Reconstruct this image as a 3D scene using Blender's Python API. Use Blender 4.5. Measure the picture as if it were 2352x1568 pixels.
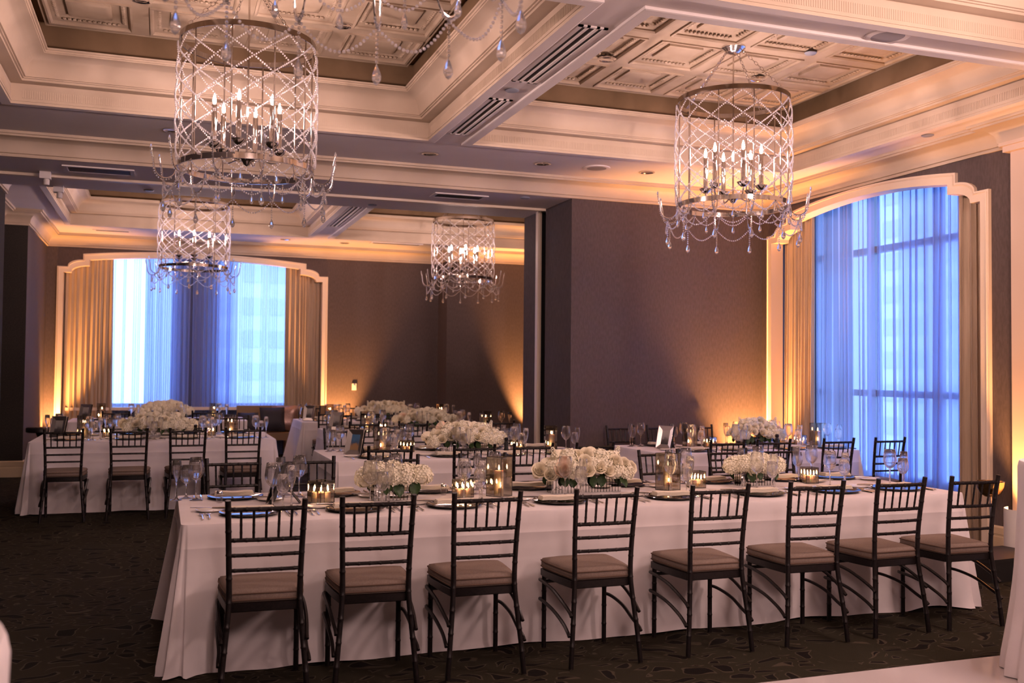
import bpy, math, random
from mathutils import Matrix, Vector
PI = math.pi
random.seed(7)
S = bpy.context.scene
for o in list(bpy.data.objects): bpy.data.objects.remove(o)

# ------------------------------------------------------------------ camera, world, exposure
YAW, PITCH, ROLL, FPX = 0.34226, 0.03068, 0.009435, 2251.5
cam = bpy.data.cameras.new('camera'); co = bpy.data.objects.new('camera', cam); S.collection.objects.link(co)
cy, sy, cp, sp = math.cos(YAW), math.sin(YAW), math.cos(PITCH), math.sin(PITCH)
r0 = Vector((cy, -sy, 0)); f0 = Vector((sy, cy, 0)); u0 = Vector((0, 0, 1))
fw = cp * f0 + sp * u0; up = cp * u0 - sp * f0
rr = math.cos(ROLL) * r0 + math.sin(ROLL) * up; uu = math.cos(ROLL) * up - math.sin(ROLL) * r0
co.matrix_world = Matrix(((rr.x, uu.x, -fw.x, 0), (rr.y, uu.y, -fw.y, 0), (rr.z, uu.z, -fw.z, 1.52), (0, 0, 0, 1)))
cam.sensor_width = 36; cam.lens = FPX / 2352 * 36; cam.clip_end = 300; cam.clip_start = 0.05
cam.dof.use_dof = True; cam.dof.focus_distance = 6.3; cam.dof.aperture_fstop = 3.0
S.camera = co

w = bpy.data.worlds.new('dusk_sky'); S.world = w; w.use_nodes = True
bg = w.node_tree.nodes['Background']
bg.inputs[0].default_value = (0.33, 0.52, 1.0, 1); bg.inputs[1].default_value = 3.6

S.view_settings.view_transform = 'Standard'; S.view_settings.look = 'None'
S.view_settings.exposure = 1.0; S.view_settings.gamma = 1.0; S.view_settings.use_curve_mapping = False
cyc = S.cycles
cyc.max_bounces = 10; cyc.diffuse_bounces = 4; cyc.glossy_bounces = 4; cyc.transmission_bounces = 8; cyc.transparent_max_bounces = 24
cyc.caustics_reflective = False; cyc.caustics_refractive = False
cyc.sample_clamp_indirect = 3.0; cyc.sample_clamp_direct = 0; cyc.use_denoising = True
try: cyc.use_light_tree = True
except Exception: pass

BULB = 880.0                     # chandelier bulb emission
WARM = (1.0, 0.665, 0.60)
AMBER = (1.0, 0.41, 0.12)

def point_lamp(name, loc, watts, col, rad):
    l = bpy.data.lights.new(name, 'POINT'); l.energy = watts; l.color = col; l.shadow_soft_size = rad
    o = bpy.data.objects.new(name, l); o.location = loc; S.collection.objects.link(o); return o
# plain point lights standing in for unseen chandeliers outside the frame
point_lamp('unseen_light_beside_camera', (4.47, 3.07, 3.3), 110, WARM, 0.35)
point_lamp('unseen_light_behind_camera', (0.53, -0.9, 3.2), 80, WARM, 0.35)
point_lamp('unseen_light_behind_right', (4.47, -0.9, 3.2), 110, WARM, 0.35)

def spot_lamp(name, loc, aim, watts, ang, col=AMBER):
    l = bpy.data.lights.new(name, 'SPOT'); l.energy = watts; l.color = col; l.spot_size = math.radians(ang); l.spot_blend = 0.8; l.shadow_soft_size = 0.04
    o = bpy.data.objects.new(name, l); o.location = loc
    o.rotation_euler = (Vector(aim) - Vector(loc)).to_track_quat('-Z', 'Y').to_euler(); S.collection.objects.link(o); return o

# ------------------------------------------------------------------ materials
def mat(name, col=(.8, .8, .8), rough=.6, metal=0., spec=.5, **kw):
    m = bpy.data.materials.new(name); m.use_nodes = True
    p = m.node_tree.nodes['Principled BSDF']
    p.inputs['Base Color'].default_value = (*col, 1); p.inputs['Roughness'].default_value = rough
    p.inputs['Metallic'].default_value = metal; p.inputs['Specular IOR Level'].default_value = spec
    for k, v in kw.items(): p.inputs[k.replace('_', ' ')].default_value = v
    return m
def nodes(m): return m.node_tree.nodes, m.node_tree.links, m.node_tree.nodes['Principled BSDF']
def noisy(m, c1, c2, scale=8, detail=3, bump=0., bscale=200, stretch=(1, 1, 1)):
    n, l, p = nodes(m)
    tc = n.new('ShaderNodeTexCoord'); mp = n.new('ShaderNodeMapping'); mp.inputs['Scale'].default_value = stretch
    l.new(tc.outputs['Object'], mp.inputs[0])
    t = n.new('ShaderNodeTexNoise'); t.inputs['Scale'].default_value = scale; t.inputs['Detail'].default_value = detail
    l.new(mp.outputs[0], t.inputs['Vector'])
    r = n.new('ShaderNodeValToRGB'); r.color_ramp.elements[0].position = .35; r.color_ramp.elements[1].position = .65
    r.color_ramp.elements[0].color = (*c1, 1); r.color_ramp.elements[1].color = (*c2, 1)
    l.new(t.outputs[0], r.inputs[0]); l.new(r.outputs[0], p.inputs['Base Color'])
    if bump:
        b = n.new('ShaderNodeBump'); b.inputs['Strength'].default_value = bump; b.inputs['Distance'].default_value = .002
        t2 = n.new('ShaderNodeTexNoise'); t2.inputs['Scale'].default_value = bscale
        l.new(mp.outputs[0], t2.inputs['Vector']); l.new(t2.outputs[0], b.inputs['Height']); l.new(b.outputs[0], p.inputs['Normal'])
    return m
M = {}
M['plaster'] = noisy(mat('plaster', rough=.75, spec=.2), (.68, .62, .605), (.73, .67, .655), 1.2)
M['cream'] = noisy(mat('cream_trim', rough=.6, spec=.3), (.48, .385, .295), (.56, .455, .355), 1.6, 4)
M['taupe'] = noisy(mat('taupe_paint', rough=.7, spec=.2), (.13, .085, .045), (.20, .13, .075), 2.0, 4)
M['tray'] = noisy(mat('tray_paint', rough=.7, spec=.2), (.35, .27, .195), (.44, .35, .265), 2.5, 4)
M['frame_cream'] = mat('frame_cream', (.72, .60, .48), .5)
M['pilaster'] = mat('pilaster_paint', (.60, .47, .38), .55)
M['wall'] = noisy(mat('brown_wallcovering', rough=.85, spec=.15), (.086, .067, .066), (.106, .083, .082), 60, 4, .25, 300, (1, 1, .3))
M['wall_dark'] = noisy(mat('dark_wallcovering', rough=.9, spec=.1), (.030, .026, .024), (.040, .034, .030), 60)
M['base'] = mat('baseboard_paint', (.55, .43, .28), .5)
M['drape'] = noisy(mat('tan_drape', rough=.8, spec=.2, Sheen_Weight=.3), (.40, .305, .215), (.49, .375, .27), 30, 2, .2, 400, (1, 1, .05))
M['linen'] = noisy(mat('ivory_linen', rough=.8, spec=.2, Sheen_Weight=.15), (.70, .65, .66), (.76, .71, .72), 5, 3, .15, 500)
M['napkin'] = mat('napkin_linen', (.78, .70, .58), .85, spec=.2)
M['lacquer'] = noisy(mat('dark_lacquer', rough=.38, spec=.28), (.006, .0045, .005), (.013, .009, .009), 90, 3)
M['cushion'] = noisy(mat('tan_cushion', rough=.9, spec=.1), (.20, .152, .128), (.24, .185, .155), 150, 2, .3, 500)
M['piping'] = mat('cushion_piping', (.13, .085, .065), .9, spec=.1)
M['chrome'] = mat('chrome', (.75, .72, .70), .12, 1.)
M['nickel'] = mat('polished_nickel', (.66, .61, .58), .08, 1.)
M['silver'] = mat('silver_cutlery', (.80, .76, .72), .16, 1.)
M['charger'] = mat('mirrored_charger', (.10, .09, .10), .10, 1.)
M['porcelain'] = mat('ivory_porcelain', (.74, .70, .66), .25)
M['black'] = mat('matte_black', (.008, .008, .008), .6)
M['dark_glass'] = mat('dark_void', (.015, .013, .015), .5)
M['wax'] = mat('candle_wax', (.86, .72, .54), .55, Subsurface_Weight=.35, Subsurface_Scale=.02)
M['rose'] = mat('rose_petal', (.90, .83, .66), .6, spec=.2)
M['blush'] = mat('blush_petal', (.90, .70, .54), .6, spec=.2)
M['hydrangea'] = noisy(mat('hydrangea_petal', rough=.65, spec=.2), (.85, .80, .62), (.90, .86, .72), 40)
M['bud'] = mat('green_bud', (.35, .42, .14), .6)
M['leaf'] = noisy(mat('dark_leaf', rough=.45, spec=.4), (.02, .05, .015), (.045, .09, .03), 60)
M['mirror'] = mat('mirror_glass', (.70, .70, .68), .04, 1.)
M['mirror_dark'] = mat('bevelled_mirror', (.42, .40, .38), .06, 1.)
M['bevel'] = mat('silver_bevel', (.74, .71, .68), .30, 1.)
M['stage'] = mat('white_gloss_floor', (.62, .57, .58), .10, spec=.6)
M['white_plastic'] = mat('white_plastic', (.70, .66, .62), .4)
M['grille'] = mat('speaker_grille', (.30, .27, .27), .7)
M['leather'] = mat('tan_leather', (.22, .13, .06), .5)
M['sequin'] = noisy(mat('sequin_fabric', rough=.3, metal=.6), (.45, .30, .26), (.20, .12, .11), 120)
M['navy'] = mat('navy_velvet', (.015, .013, .022), .7)
M['facade'] = mat('pale_stone_facade', (.62, .64, .68), .8)
M['facade_glass'] = mat('facade_glass', (.46, .49, .54), .4)
M['pave'] = mat('pale_paving', (.70, .70, .70), .9)
M['alu'] = mat('bronze_mullion', (.26, .28, .34), .5)
M['pier'] = mat('grey_pier', (.16, .15, .17), .8)
M['gold'] = mat('brass_bucket', (.60, .42, .22), .15, 1.)

def emit(name, col, strength):
    m = bpy.data.materials.new(name); m.use_nodes = True; n = m.node_tree.nodes; n.clear()
    e = n.new('ShaderNodeEmission'); e.inputs[0].default_value = (*col, 1); e.inputs[1].default_value = strength
    o = n.new('ShaderNodeOutputMaterial'); m.node_tree.links.new(e.outputs[0], o.inputs[0]); return m
M['bulb'] = emit('lit_bulb', WARM, BULB)
M['flame'] = emit('candle_flame', (1.0, .60, .32), 45)
M['uplens'] = emit('uplight_lens', AMBER, 12)

def thin_glass(name, tint, blend, rough=.02, edge=1.0, edge_glint=0.):
    m = bpy.data.materials.new(name); m.use_nodes = True; n = m.node_tree.nodes; l = m.node_tree.links; n.clear()
    t = n.new('ShaderNodeBsdfTransparent'); t.inputs[0].default_value = (*tint, 1)
    g = n.new('ShaderNodeBsdfGlossy'); g.inputs['Roughness'].default_value = rough
    if edge_glint:
        hz = n.new('ShaderNodeBsdfTranslucent'); hz.inputs[0].default_value = (.95, .93, 1, 1); h2 = n.new('ShaderNodeBsdfDiffuse'); h2.inputs[0].default_value = (.95, .93, 1, 1)  # white mixed into the glancing edges imitates bright rim reflections
        ha = n.new('ShaderNodeAddShader'); l.new(hz.outputs[0], ha.inputs[0]); l.new(h2.outputs[0], ha.inputs[1])
        hm = n.new('ShaderNodeMixShader'); hm.inputs[0].default_value = edge_glint; l.new(g.outputs[0], hm.inputs[1]); l.new(ha.outputs[0], hm.inputs[2]); g = hm
    lw = n.new('ShaderNodeLayerWeight'); lw.inputs[0].default_value = .5        # Facing = 1 - |cos|, the same on both sides of a thin wall
    pw = n.new('ShaderNodeMath'); pw.operation = 'POWER'; pw.inputs[1].default_value = edge; l.new(lw.outputs['Facing'], pw.inputs[0])
    mu = n.new('ShaderNodeMath'); mu.operation = 'MULTIPLY_ADD'; mu.inputs[1].default_value = 1 - blend; mu.inputs[2].default_value = blend; l.new(pw.outputs[0], mu.inputs[0])
    mx = n.new('ShaderNodeMixShader'); l.new(mu.outputs[0], mx.inputs[0]); l.new(t.outputs[0], mx.inputs[1]); l.new(g.outputs[0], mx.inputs[2])
    o = n.new('ShaderNodeOutputMaterial'); l.new(mx.outputs[0], o.inputs[0]); return m
M['stemware'] = thin_glass('clear_stemware', (.96, .95, .96), .05, .02, 2.2, .10)
def solid_glass():
    m = bpy.data.materials.new('solid_glass'); m.use_nodes = True; n = m.node_tree.nodes; l = m.node_tree.links; n.clear()
    g = n.new('ShaderNodeBsdfGlass'); g.inputs['IOR'].default_value = 1.45; g.inputs['Roughness'].default_value = .02
    t = n.new('ShaderNodeBsdfTransparent'); x = n.new('ShaderNodeMixShader'); x.inputs[0].default_value = .80; l.new(t.outputs[0], x.inputs[1]); l.new(g.outputs[0], x.inputs[2])
    o = n.new('ShaderNodeOutputMaterial'); l.new(x.outputs[0], o.inputs[0]); return m
M['stem'] = solid_glass()
M['smoky'] = thin_glass('smoky_glass', (.82, .78, .72), .15, .02, 4.0)
M['clear_pane'] = thin_glass('window_pane', (.94, .96, .98), .04, .01, 5.0)

def sheer_mat():
    m = bpy.data.materials.new('sheer_voile'); m.use_nodes = True; n = m.node_tree.nodes; l = m.node_tree.links; n.clear()
    tp = n.new('ShaderNodeBsdfTransparent'); tp.inputs[0].default_value = (.88, .92, 1.0, 1)
    tl = n.new('ShaderNodeBsdfTranslucent'); tl.inputs[0].default_value = (.46, .58, .92, 1)
    df = n.new('ShaderNodeBsdfDiffuse'); df.inputs[0].default_value = (.50, .53, .62, 1)
    a = n.new('ShaderNodeMixShader'); a.inputs[0].default_value = .42; l.new(tl.outputs[0], a.inputs[1]); l.new(df.outputs[0], a.inputs[2])
    lw = n.new('ShaderNodeLayerWeight'); lw.inputs[0].default_value = .5
    mr = n.new('ShaderNodeMapRange'); mr.inputs[1].default_value = 0; mr.inputs[2].default_value = 1; mr.inputs[3].default_value = .44; mr.inputs[4].default_value = 1.0
    l.new(lw.outputs['Facing'], mr.inputs[0])
    b = n.new('ShaderNodeMixShader'); l.new(mr.outputs[0], b.inputs[0]); l.new(tp.outputs[0], b.inputs[1]); l.new(a.outputs[0], b.inputs[2])
    o = n.new('ShaderNodeOutputMaterial'); l.new(b.outputs[0], o.inputs[0]); return m
M['sheer'] = sheer_mat()

def crystal_mat(name, soft):
    m = bpy.data.materials.new(name); m.use_nodes = True; n = m.node_tree.nodes; l = m.node_tree.links; n.clear()
    g = n.new('ShaderNodeBsdfGlass'); g.inputs['IOR'].default_value = 1.55; g.inputs['Roughness'].default_value = .03
    d = n.new('ShaderNodeBsdfTranslucent'); d.inputs[0].default_value = (.9, .86, .88, 1)
    d2 = n.new('ShaderNodeBsdfDiffuse'); d2.inputs[0].default_value = (.85, .80, .82, 1)
    a = n.new('ShaderNodeMixShader'); a.inputs[0].default_value = .5; l.new(d.outputs[0], a.inputs[1]); l.new(d2.outputs[0], a.inputs[2])
    b = n.new('ShaderNodeMixShader'); b.inputs[0].default_value = soft; l.new(g.outputs[0], b.inputs[1]); l.new(a.outputs[0], b.inputs[2])
    o = n.new('ShaderNodeOutputMaterial'); l.new(b.outputs[0], o.inputs[0]); return m
M['crystal'] = crystal_mat('crystal_bead', .22); M['drop'] = crystal_mat('cut_crystal', .14)

def carpet_mat():
    m = mat('patterned_carpet', rough=.95, spec=.08); n, l, p = nodes(m)
    tc = n.new('ShaderNodeTexCoord'); nz = n.new('ShaderNodeTexNoise'); nz.inputs['Scale'].default_value = 2.2; nz.inputs['Detail'].default_value = 2
    l.new(tc.outputs['Object'], nz.inputs['Vector'])
    vm = n.new('ShaderNodeVectorMath'); vm.operation = 'MULTIPLY_ADD'; vm.inputs[1].default_value = (.50, .50, 0)
    l.new(nz.outputs['Color'], vm.inputs[0]); l.new(tc.outputs['Object'], vm.inputs[2])
    mp = n.new('ShaderNodeMapping'); mp.inputs['Scale'].default_value = (7.0, 11.5, 0); mp.inputs['Rotation'].default_value = (0, 0, .5); l.new(vm.outputs[0], mp.inputs[0])
    v = n.new('ShaderNodeTexVoronoi'); v.feature = 'DISTANCE_TO_EDGE'; v.inputs['Scale'].default_value = 1.0; l.new(mp.outputs[0], v.inputs['Vector'])
    r = n.new('ShaderNodeValToRGB'); cr = r.color_ramp; cr.interpolation = 'LINEAR'
    cr.elements[0].position = 0; cr.elements[0].color = (.028, .0245, .016, 1); cr.elements[1].position = 1; cr.elements[1].color = (.010, .008, .007, 1)
    for pos, c in ((.155, (.028, .0245, .016)), (.17, (.066, .053, .038)), (.205, (.066, .053, .038)), (.22, (.011, .009, .008))):
        e = cr.elements.new(pos); e.color = (*c, 1)
    l.new(v.outputs['Distance'], r.inputs[0]); l.new(r.outputs[0], p.inputs['Base Color'])
    b = n.new('ShaderNodeBump'); b.inputs['Strength'].default_value = .5; b.inputs['Distance'].default_value = .006
    t2 = n.new('ShaderNodeTexNoise'); t2.inputs['Scale'].default_value = 260; l.new(tc.outputs['Object'], t2.inputs['Vector'])
    l.new(t2.outputs[0], b.inputs['Height']); l.new(b.outputs[0], p.inputs['Normal']); return m
M['carpet'] = carpet_mat()

def photo_mat(name, stops, scale):
    m = mat(name, rough=.35); n, l, p = nodes(m)
    tc = n.new('ShaderNodeTexCoord'); t = n.new('ShaderNodeTexNoise'); t.inputs['Scale'].default_value = scale; t.inputs['Detail'].default_value = 3
    l.new(tc.outputs['Generated'], t.inputs['Vector'])
    sx = n.new('ShaderNodeSeparateXYZ'); l.new(tc.outputs['Generated'], sx.inputs[0])
    ad = n.new('ShaderNodeMath'); ad.operation = 'MULTIPLY_ADD'; ad.inputs[1].default_value = .45; l.new(t.outputs[0], ad.inputs[0]); l.new(sx.outputs['Z'], ad.inputs[2])
    r = n.new('ShaderNodeValToRGB'); r.color_ramp.elements[0].color = (*stops[0][1], 1); r.color_ramp.elements[0].position = stops[0][0]
    r.color_ramp.elements[1].color = (*stops[-1][1], 1); r.color_ramp.elements[1].position = stops[-1][0]
    for pos, c in stops[1:-1]: r.color_ramp.elements.new(pos).color = (*c, 1)
    l.new(ad.outputs[0], r.inputs[0]); l.new(r.outputs[0], p.inputs['Base Color']); return m
M['photo_colour'] = photo_mat('colour_photo', [(.2, (.30, .20, .10)), (.55, (.28, .17, .09)), (.68, (.05, .09, .16)), (.95, (.06, .14, .26))], 2.2)
M['photo_grey'] = photo_mat('grey_photo', [(.25, (.03, .03, .03)), (.55, (.10, .09, .09)), (.7, (.30, .29, .28)), (1.0, (.38, .36, .34))], 3.5)

# ------------------------------------------------------------------ mesh helpers
class MB:
    def __init__(s): s.v = []; s.f = []
    def add(s, vs, fs):
        b = len(s.v); s.v += [tuple(p) for p in vs]; s.f += [tuple(i + b for i in f) for f in fs]; return s
    def box(s, c, d, rz=0, taper=1.0, mtx=None):
        x, y, z = d[0] / 2, d[1] / 2, d[2] / 2; ca, sa = math.cos(rz), math.sin(rz); vs = []
        for zz, k in ((-z, 1.0), (z, taper)):
            for a, b in ((-x, -y), (x, -y), (x, y), (-x, y)):
                a *= k; b *= k; vs.append((c[0] + a * ca - b * sa, c[1] + a * sa + b * ca, c[2] + zz))
        if mtx: vs = [mtx @ Vector(p) for p in vs]
        return s.add(vs, [(3, 2, 1, 0), (4, 5, 6, 7), (0, 1, 5, 4), (1, 2, 6, 5), (2, 3, 7, 6), (3, 0, 4, 7)])
    def tube(s, pts, r, n=8, cap=True, closed=False):
        pts = [Vector(p) for p in pts]; m = len(pts); rs = r if isinstance(r, (list, tuple)) else [r] * m; vs = []; prev = None
        for i, p in enumerate(pts):
            if closed: t = pts[(i + 1) % m] - pts[i - 1]
            else: t = pts[min(i + 1, m - 1)] - pts[max(i - 1, 0)]
            t.normalize()
            if prev is None: a = t.orthogonal().normalized()
            else:
                a = prev - t * prev.dot(t)
                a = a.normalized() if a.length > 1e-6 else t.orthogonal().normalized()
            prev = a; b = t.cross(a)
            for k in range(n):
                q = 2 * PI * k / n; vs.append(p + (a * math.cos(q) + b * math.sin(q)) * rs[i])
        fs = []
        for i in range(m if closed else m - 1):
            j = (i + 1) % m
            for k in range(n):
                l = (k + 1) % n; fs.append((i * n + k, i * n + l, j * n + l, j * n + k))
        if cap and not closed: fs += [tuple(range(n))[::-1], tuple((m - 1) * n + k for k in range(n))]
        return s.add(vs, fs)
    def lathe(s, prof, n=24, c=(0, 0, 0), capb=False, capt=False):
        vs = []
        for r, z in prof:
            for k in range(n):
                q = 2 * PI * k / n; vs.append((c[0] + r * math.cos(q), c[1] + r * math.sin(q), c[2] + z))
        fs = []
        for i in range(len(prof) - 1):
            for k in range(n):
                l = (k + 1) % n; fs.append((i * n + k, i * n + l, (i + 1) * n + l, (i + 1) * n + k))
        if capb: fs.append(tuple(range(n))[::-1])
        if capt: fs.append(tuple((len(prof) - 1) * n + k for k in range(n)))
        return s.add(vs, fs)
    def ball(s, c, r, n=6, m=4, sq=1.0):
        prof = [(max(1e-4, r * math.sin(PI * i / m)), -r * sq * math.cos(PI * i / m)) for i in range(m + 1)]
        return s.lathe(prof, n, c)
    def quad(s, a, b, c, d): return s.add([a, b, c, d], [(0, 1, 2, 3)])
    def grid(s, fn, nu, nv, wrapu=False):
        vs = [fn(i / (nu if wrapu else nu - 1), j / (nv - 1)) for j in range(nv) for i in range(nu)]
        fs = []
        for j in range(nv - 1):
            for i in range(nu if wrapu else nu - 1):
                k = (i + 1) % nu; fs.append((j * nu + i, j * nu + k, (j + 1) * nu + k, (j + 1) * nu + i))
        return s.add(vs, fs)
    def poly(s, pts, z0, z1):
        n = len(pts); vs = [(x, y, z0) for x, y in pts] + [(x, y, z1) for x, y in pts]
        return s.add(vs, [tuple(range(n))[::-1], tuple(range(n, 2 * n))] + [(i, (i + 1) % n, n + (i + 1) % n, n + i) for i in range(n)])
    def mesh(s, name, m, smooth=None):
        me = bpy.data.meshes.new(name); me.from_pydata(s.v, [], s.f); me.update()
        if m is not None: me.materials.append(m if not isinstance(m, str) else M[m])
        if smooth is not None:
            me.shade_smooth()
            if smooth < 180: me.set_sharp_from_angle(angle=math.radians(smooth))
        return me
LINK = S.collection.objects.link
def inst(name, me, parent=None, loc=(0, 0, 0), rot=(0, 0, 0), scale=1.0):
    o = bpy.data.objects.new(name, me); LINK(o); o.parent = parent; o.location = loc; o.rotation_euler = rot
    if scale != 1.0: o.scale = (scale,) * 3 if not isinstance(scale, tuple) else scale
    return o
def struct(name, mb, m, parent=None, smooth=None):
    o = inst(name, mb.mesh(name, m, smooth), parent)
    if parent is None: o['kind'] = 'structure'
    return o
def tag(o, label, cat, group=None):
    assert 4 <= len(label.split()) <= 16, label
    o['label'] = label; o['category'] = cat
    if group: o['group'] = group
    return o
def thing(name, label, cat, loc=(0, 0, 0), rz=0, group=None):
    o = bpy.data.objects.new(name, None); LINK(o); o.location = loc; o.rotation_euler = (0, 0, rz); o.empty_display_size = .1
    return tag(o, label, cat, group)
def spawn(proto, name, label, cat, loc, rz=0, group=None):
    """one thing from a list of (part name, mesh, loc, rot, [sub-parts])"""
    t = thing(name, label, cat, loc, rz, group)
    for pn, me, l, r, subs in proto:
        o = inst(pn, me, t, l, r)
        for sn, sm, sl, sr in subs: inst(sn, sm, o, sl, sr)
    return t
O0 = (0, 0, 0)
ORD = ['first', 'second', 'third', 'fourth', 'fifth', 'sixth', 'seventh', 'eighth', 'ninth', 'tenth']

# ------------------------------------------------------------------ room constants
XR, YP, XP, YH = 6.86, 10.2, 4.34, 11.75     # right wall, pier wall, pier side, far edge of the header
YB, YB2, XJ, XL = 17.5, 16.9, 4.78, -1.8
YS, XS = 15.1, -2.14                          # stub wall facing the room at far left
ZC, ZS = 3.49, 3.70                           # cornice foot, soffit

# ------------------------------------------------------------------ floor and outside
struct('floor', MB().box((0.6, 6.0, -.05), (16, 24.5, .1)), 'carpet')
struct('outdoor_ground', MB().quad((-60, -30, -4), (90, -30, -4), (90, 90, -4), (-60, 90, -4)), 'pave')

# ------------------------------------------------------------------ window frames: stepped arch outline
def arch(x0, x1, off, n=14):
    """(x,z) points of the outline from left foot to right foot, inset by off"""
    W = x1 - x0; st, sh = .385, .155
    a, b = x0 + off, x1 - off
    L = [(a, 0.0), (a, 3.17 - off), (x0 + sh + off * .55, 3.17 - off)]
    for i in range(1, 7):
        t = i / 6 * PI / 2; L.append((x0 + sh + off * .55 + (st - sh) * math.sin(t) + off * .45 * math.sin(t), 3.17 - off + .115 * (1 - math.cos(t)) + .005) if False else
                 (x0 + sh + off * .55 + (st - sh + off * .45) * (1 - math.cos(t)), 3.18 - off + .11 * math.sin(t)))
    L.append((x0 + st + off, 3.385 - off))
    mid = []
    for i in range(1, n):
        u = i / n; x = (x0 + st + off) + (W - 2 * st - 2 * off) * u
        mid.append((x, 3.385 - off + .095 * (1 - (2 * u - 1) ** 2)))
    R = [(x0 + x1 - x, z) for x, z in reversed(L)]
    return L + mid + R
def frame_mesh(x0, x1, to3):
    A = arch(x0, x1, 0); B = arch(x0, x1, .095); n = len(A); mb = MB()
    for i in range(n - 1):
        p = [to3(*A[i], -.035), to3(*A[i + 1], -.035), to3(*B[i + 1], -.035), to3(*B[i], -.035)]
        q = [to3(*A[i], .0), to3(*A[i + 1], .0), to3(*B[i + 1], .13), to3(*B[i], .13)]
        mb.quad(*p); mb.quad(p[0], q[0], q[1], p[1]); mb.quad(p[2], q[2], q[3], p[3])
    return mb
def frame_bead(x0, x1, to3):
    A = arch(x0, x1, .022); return MB().tube([to3(x, z, -.037) for x, z in A], .008, 6)
def wall_hole(x0, x1, h0, h1, top, to3):
    """wall plane between x0 and x1 with the arched hole h0..h1"""
    A = arch(h0, h1, .05); mb = MB()
    mb.quad(to3(x0, 0, 0), to3(A[0][0], 0, 0), to3(A[0][0], top, 0), to3(x0, top, 0))
    mb.quad(to3(A[-1][0], 0, 0), to3(x1, 0, 0), to3(x1, top, 0), to3(A[-1][0], top, 0))
    for (xa, za), (xb, zb) in zip(A, A[1:]):
        if abs(xb - xa) > 1e-6: mb.quad(to3(xa, za, 0), to3(xb, zb, 0), to3(xb, top, 0), to3(xa, top, 0))
    return mb
RW0, RW1, BW0, BW1 = 6.69, 10.055, -1.642, 2.744
to_r = lambda y, z, d: (XR + d, y, z)
to_b = lambda x, z, d: (x, YB + d, z)
wr = wall_hole(4.4, YP, RW0, RW1, 3.75, to_r); w3 = wall_hole(-4, 4.4, .90, 4.265, 3.75, to_r); wr.add(w3.v, w3.f); struct('wall_right', wr, 'wall')
wb = wall_hole(XL, XJ, BW0, BW1, 3.75, to_b)
wb.quad((XJ, YB2, 0), (XJ, YB, 0), (XJ, YB, 3.75), (XJ, YB2, 3.75)); wb.quad((XJ, YB2, 0), (8.2, YB2, 0), (8.2, YB2, 3.75), (XJ, YB2, 3.75))
struct('wall_back', wb, 'wall')
# pier that closes the front room (Y=10.2) and its side along the opening, with the folding-partition pocket
wp = MB(); H = 3.75
wp.quad((XP, YP, 0), (8.2, YP, 0), (8.2, YP, H), (XP, YP, H))
wp.quad((XP, YP, 0), (XP, 11.0, 0), (XP, 11.0, H), (XP, YP, H)); wp.quad((XP, 11.27, 0), (XP, YH, 0), (XP, YH, H), (XP, 11.27, H))
wp.quad((XP, YH, 0), (8.2, YH, 0), (8.2, YH, H), (XP, YH, H))
struct('wall_pier', wp, 'wall')
pk = MB(); pk.box((XP + .2, 11.135, 1.8), (.02, .27, 3.6)); pk.quad((XP, 11.0, 0), (XP + .2, 11.0, 0), (XP + .2, 11.0, H), (XP, 11.0, H)); pk.quad((XP, 11.27, 0), (XP + .2, 11.27, 0), (XP + .2, 11.27, H), (XP, 11.27, H))
struct('trim_1', pk, 'black')
struct('trim_2', MB().box((XP + .0, 11.235, 1.745), (.05, .075, 3.49)), 'frame_cream')
wl = MB(); wl.quad((XL, YS, 0), (XL, YB, 0), (XL, YB, H), (XL, YS, H)); struct('wall_left', wl, 'wall')
ws = MB(); ws.quad((XS, YS, 0), (XL, YS, 0), (XL, YS, H), (XS, YS, H)); ws.quad((XS, 12.4, 0), (XS, YS, 0), (XS, YS, H), (XS, 12.4, H)); ws.quad((XS, 12.4, 0), (-1.72, 12.4, 0), (-1.72, 12.4, H), (XS, 12.4, H))
ws.quad((-1.72, YP, 0), (-1.72, 12.4, 0), (-1.72, 12.4, H), (-1.72, YP, H)); ws.quad((-5.5, YP, 0), (-1.72, YP, 0), (-1.72, YP, H), (-5.5, YP, H))
struct('wall_stub', ws, 'wall_dark')
we = MB(); we.quad((-5.5, -5, 0), (-5.5, YP, 0), (-5.5, YP, H), (-5.5, -5, H)); we.quad((-5.5, -5, 0), (8.2, -5, 0), (8.2, -5, H), (-5.5, -5, H))
we.quad((8.2, YH, 0), (8.2, YB2, 0), (8.2, YB2, H), (8.2, YH, H)); we.quad((8.2, -5, 0), (8.2, RW0 - .3, 0), (8.2, RW0 - .3, H), (8.2, -5, H))
struct('wall_front', we, 'wall')
struct('wall_pilaster', MB().box((XR - .03, 5.4, 1.75), (.07, 2.04, 3.5)).box((XR - .045, 5.4, 3.46), (.13, 2.12, .05)).box((XR - .055, 5.4, 3.50), (.16, 2.16, .03)), 'pilaster')

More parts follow.
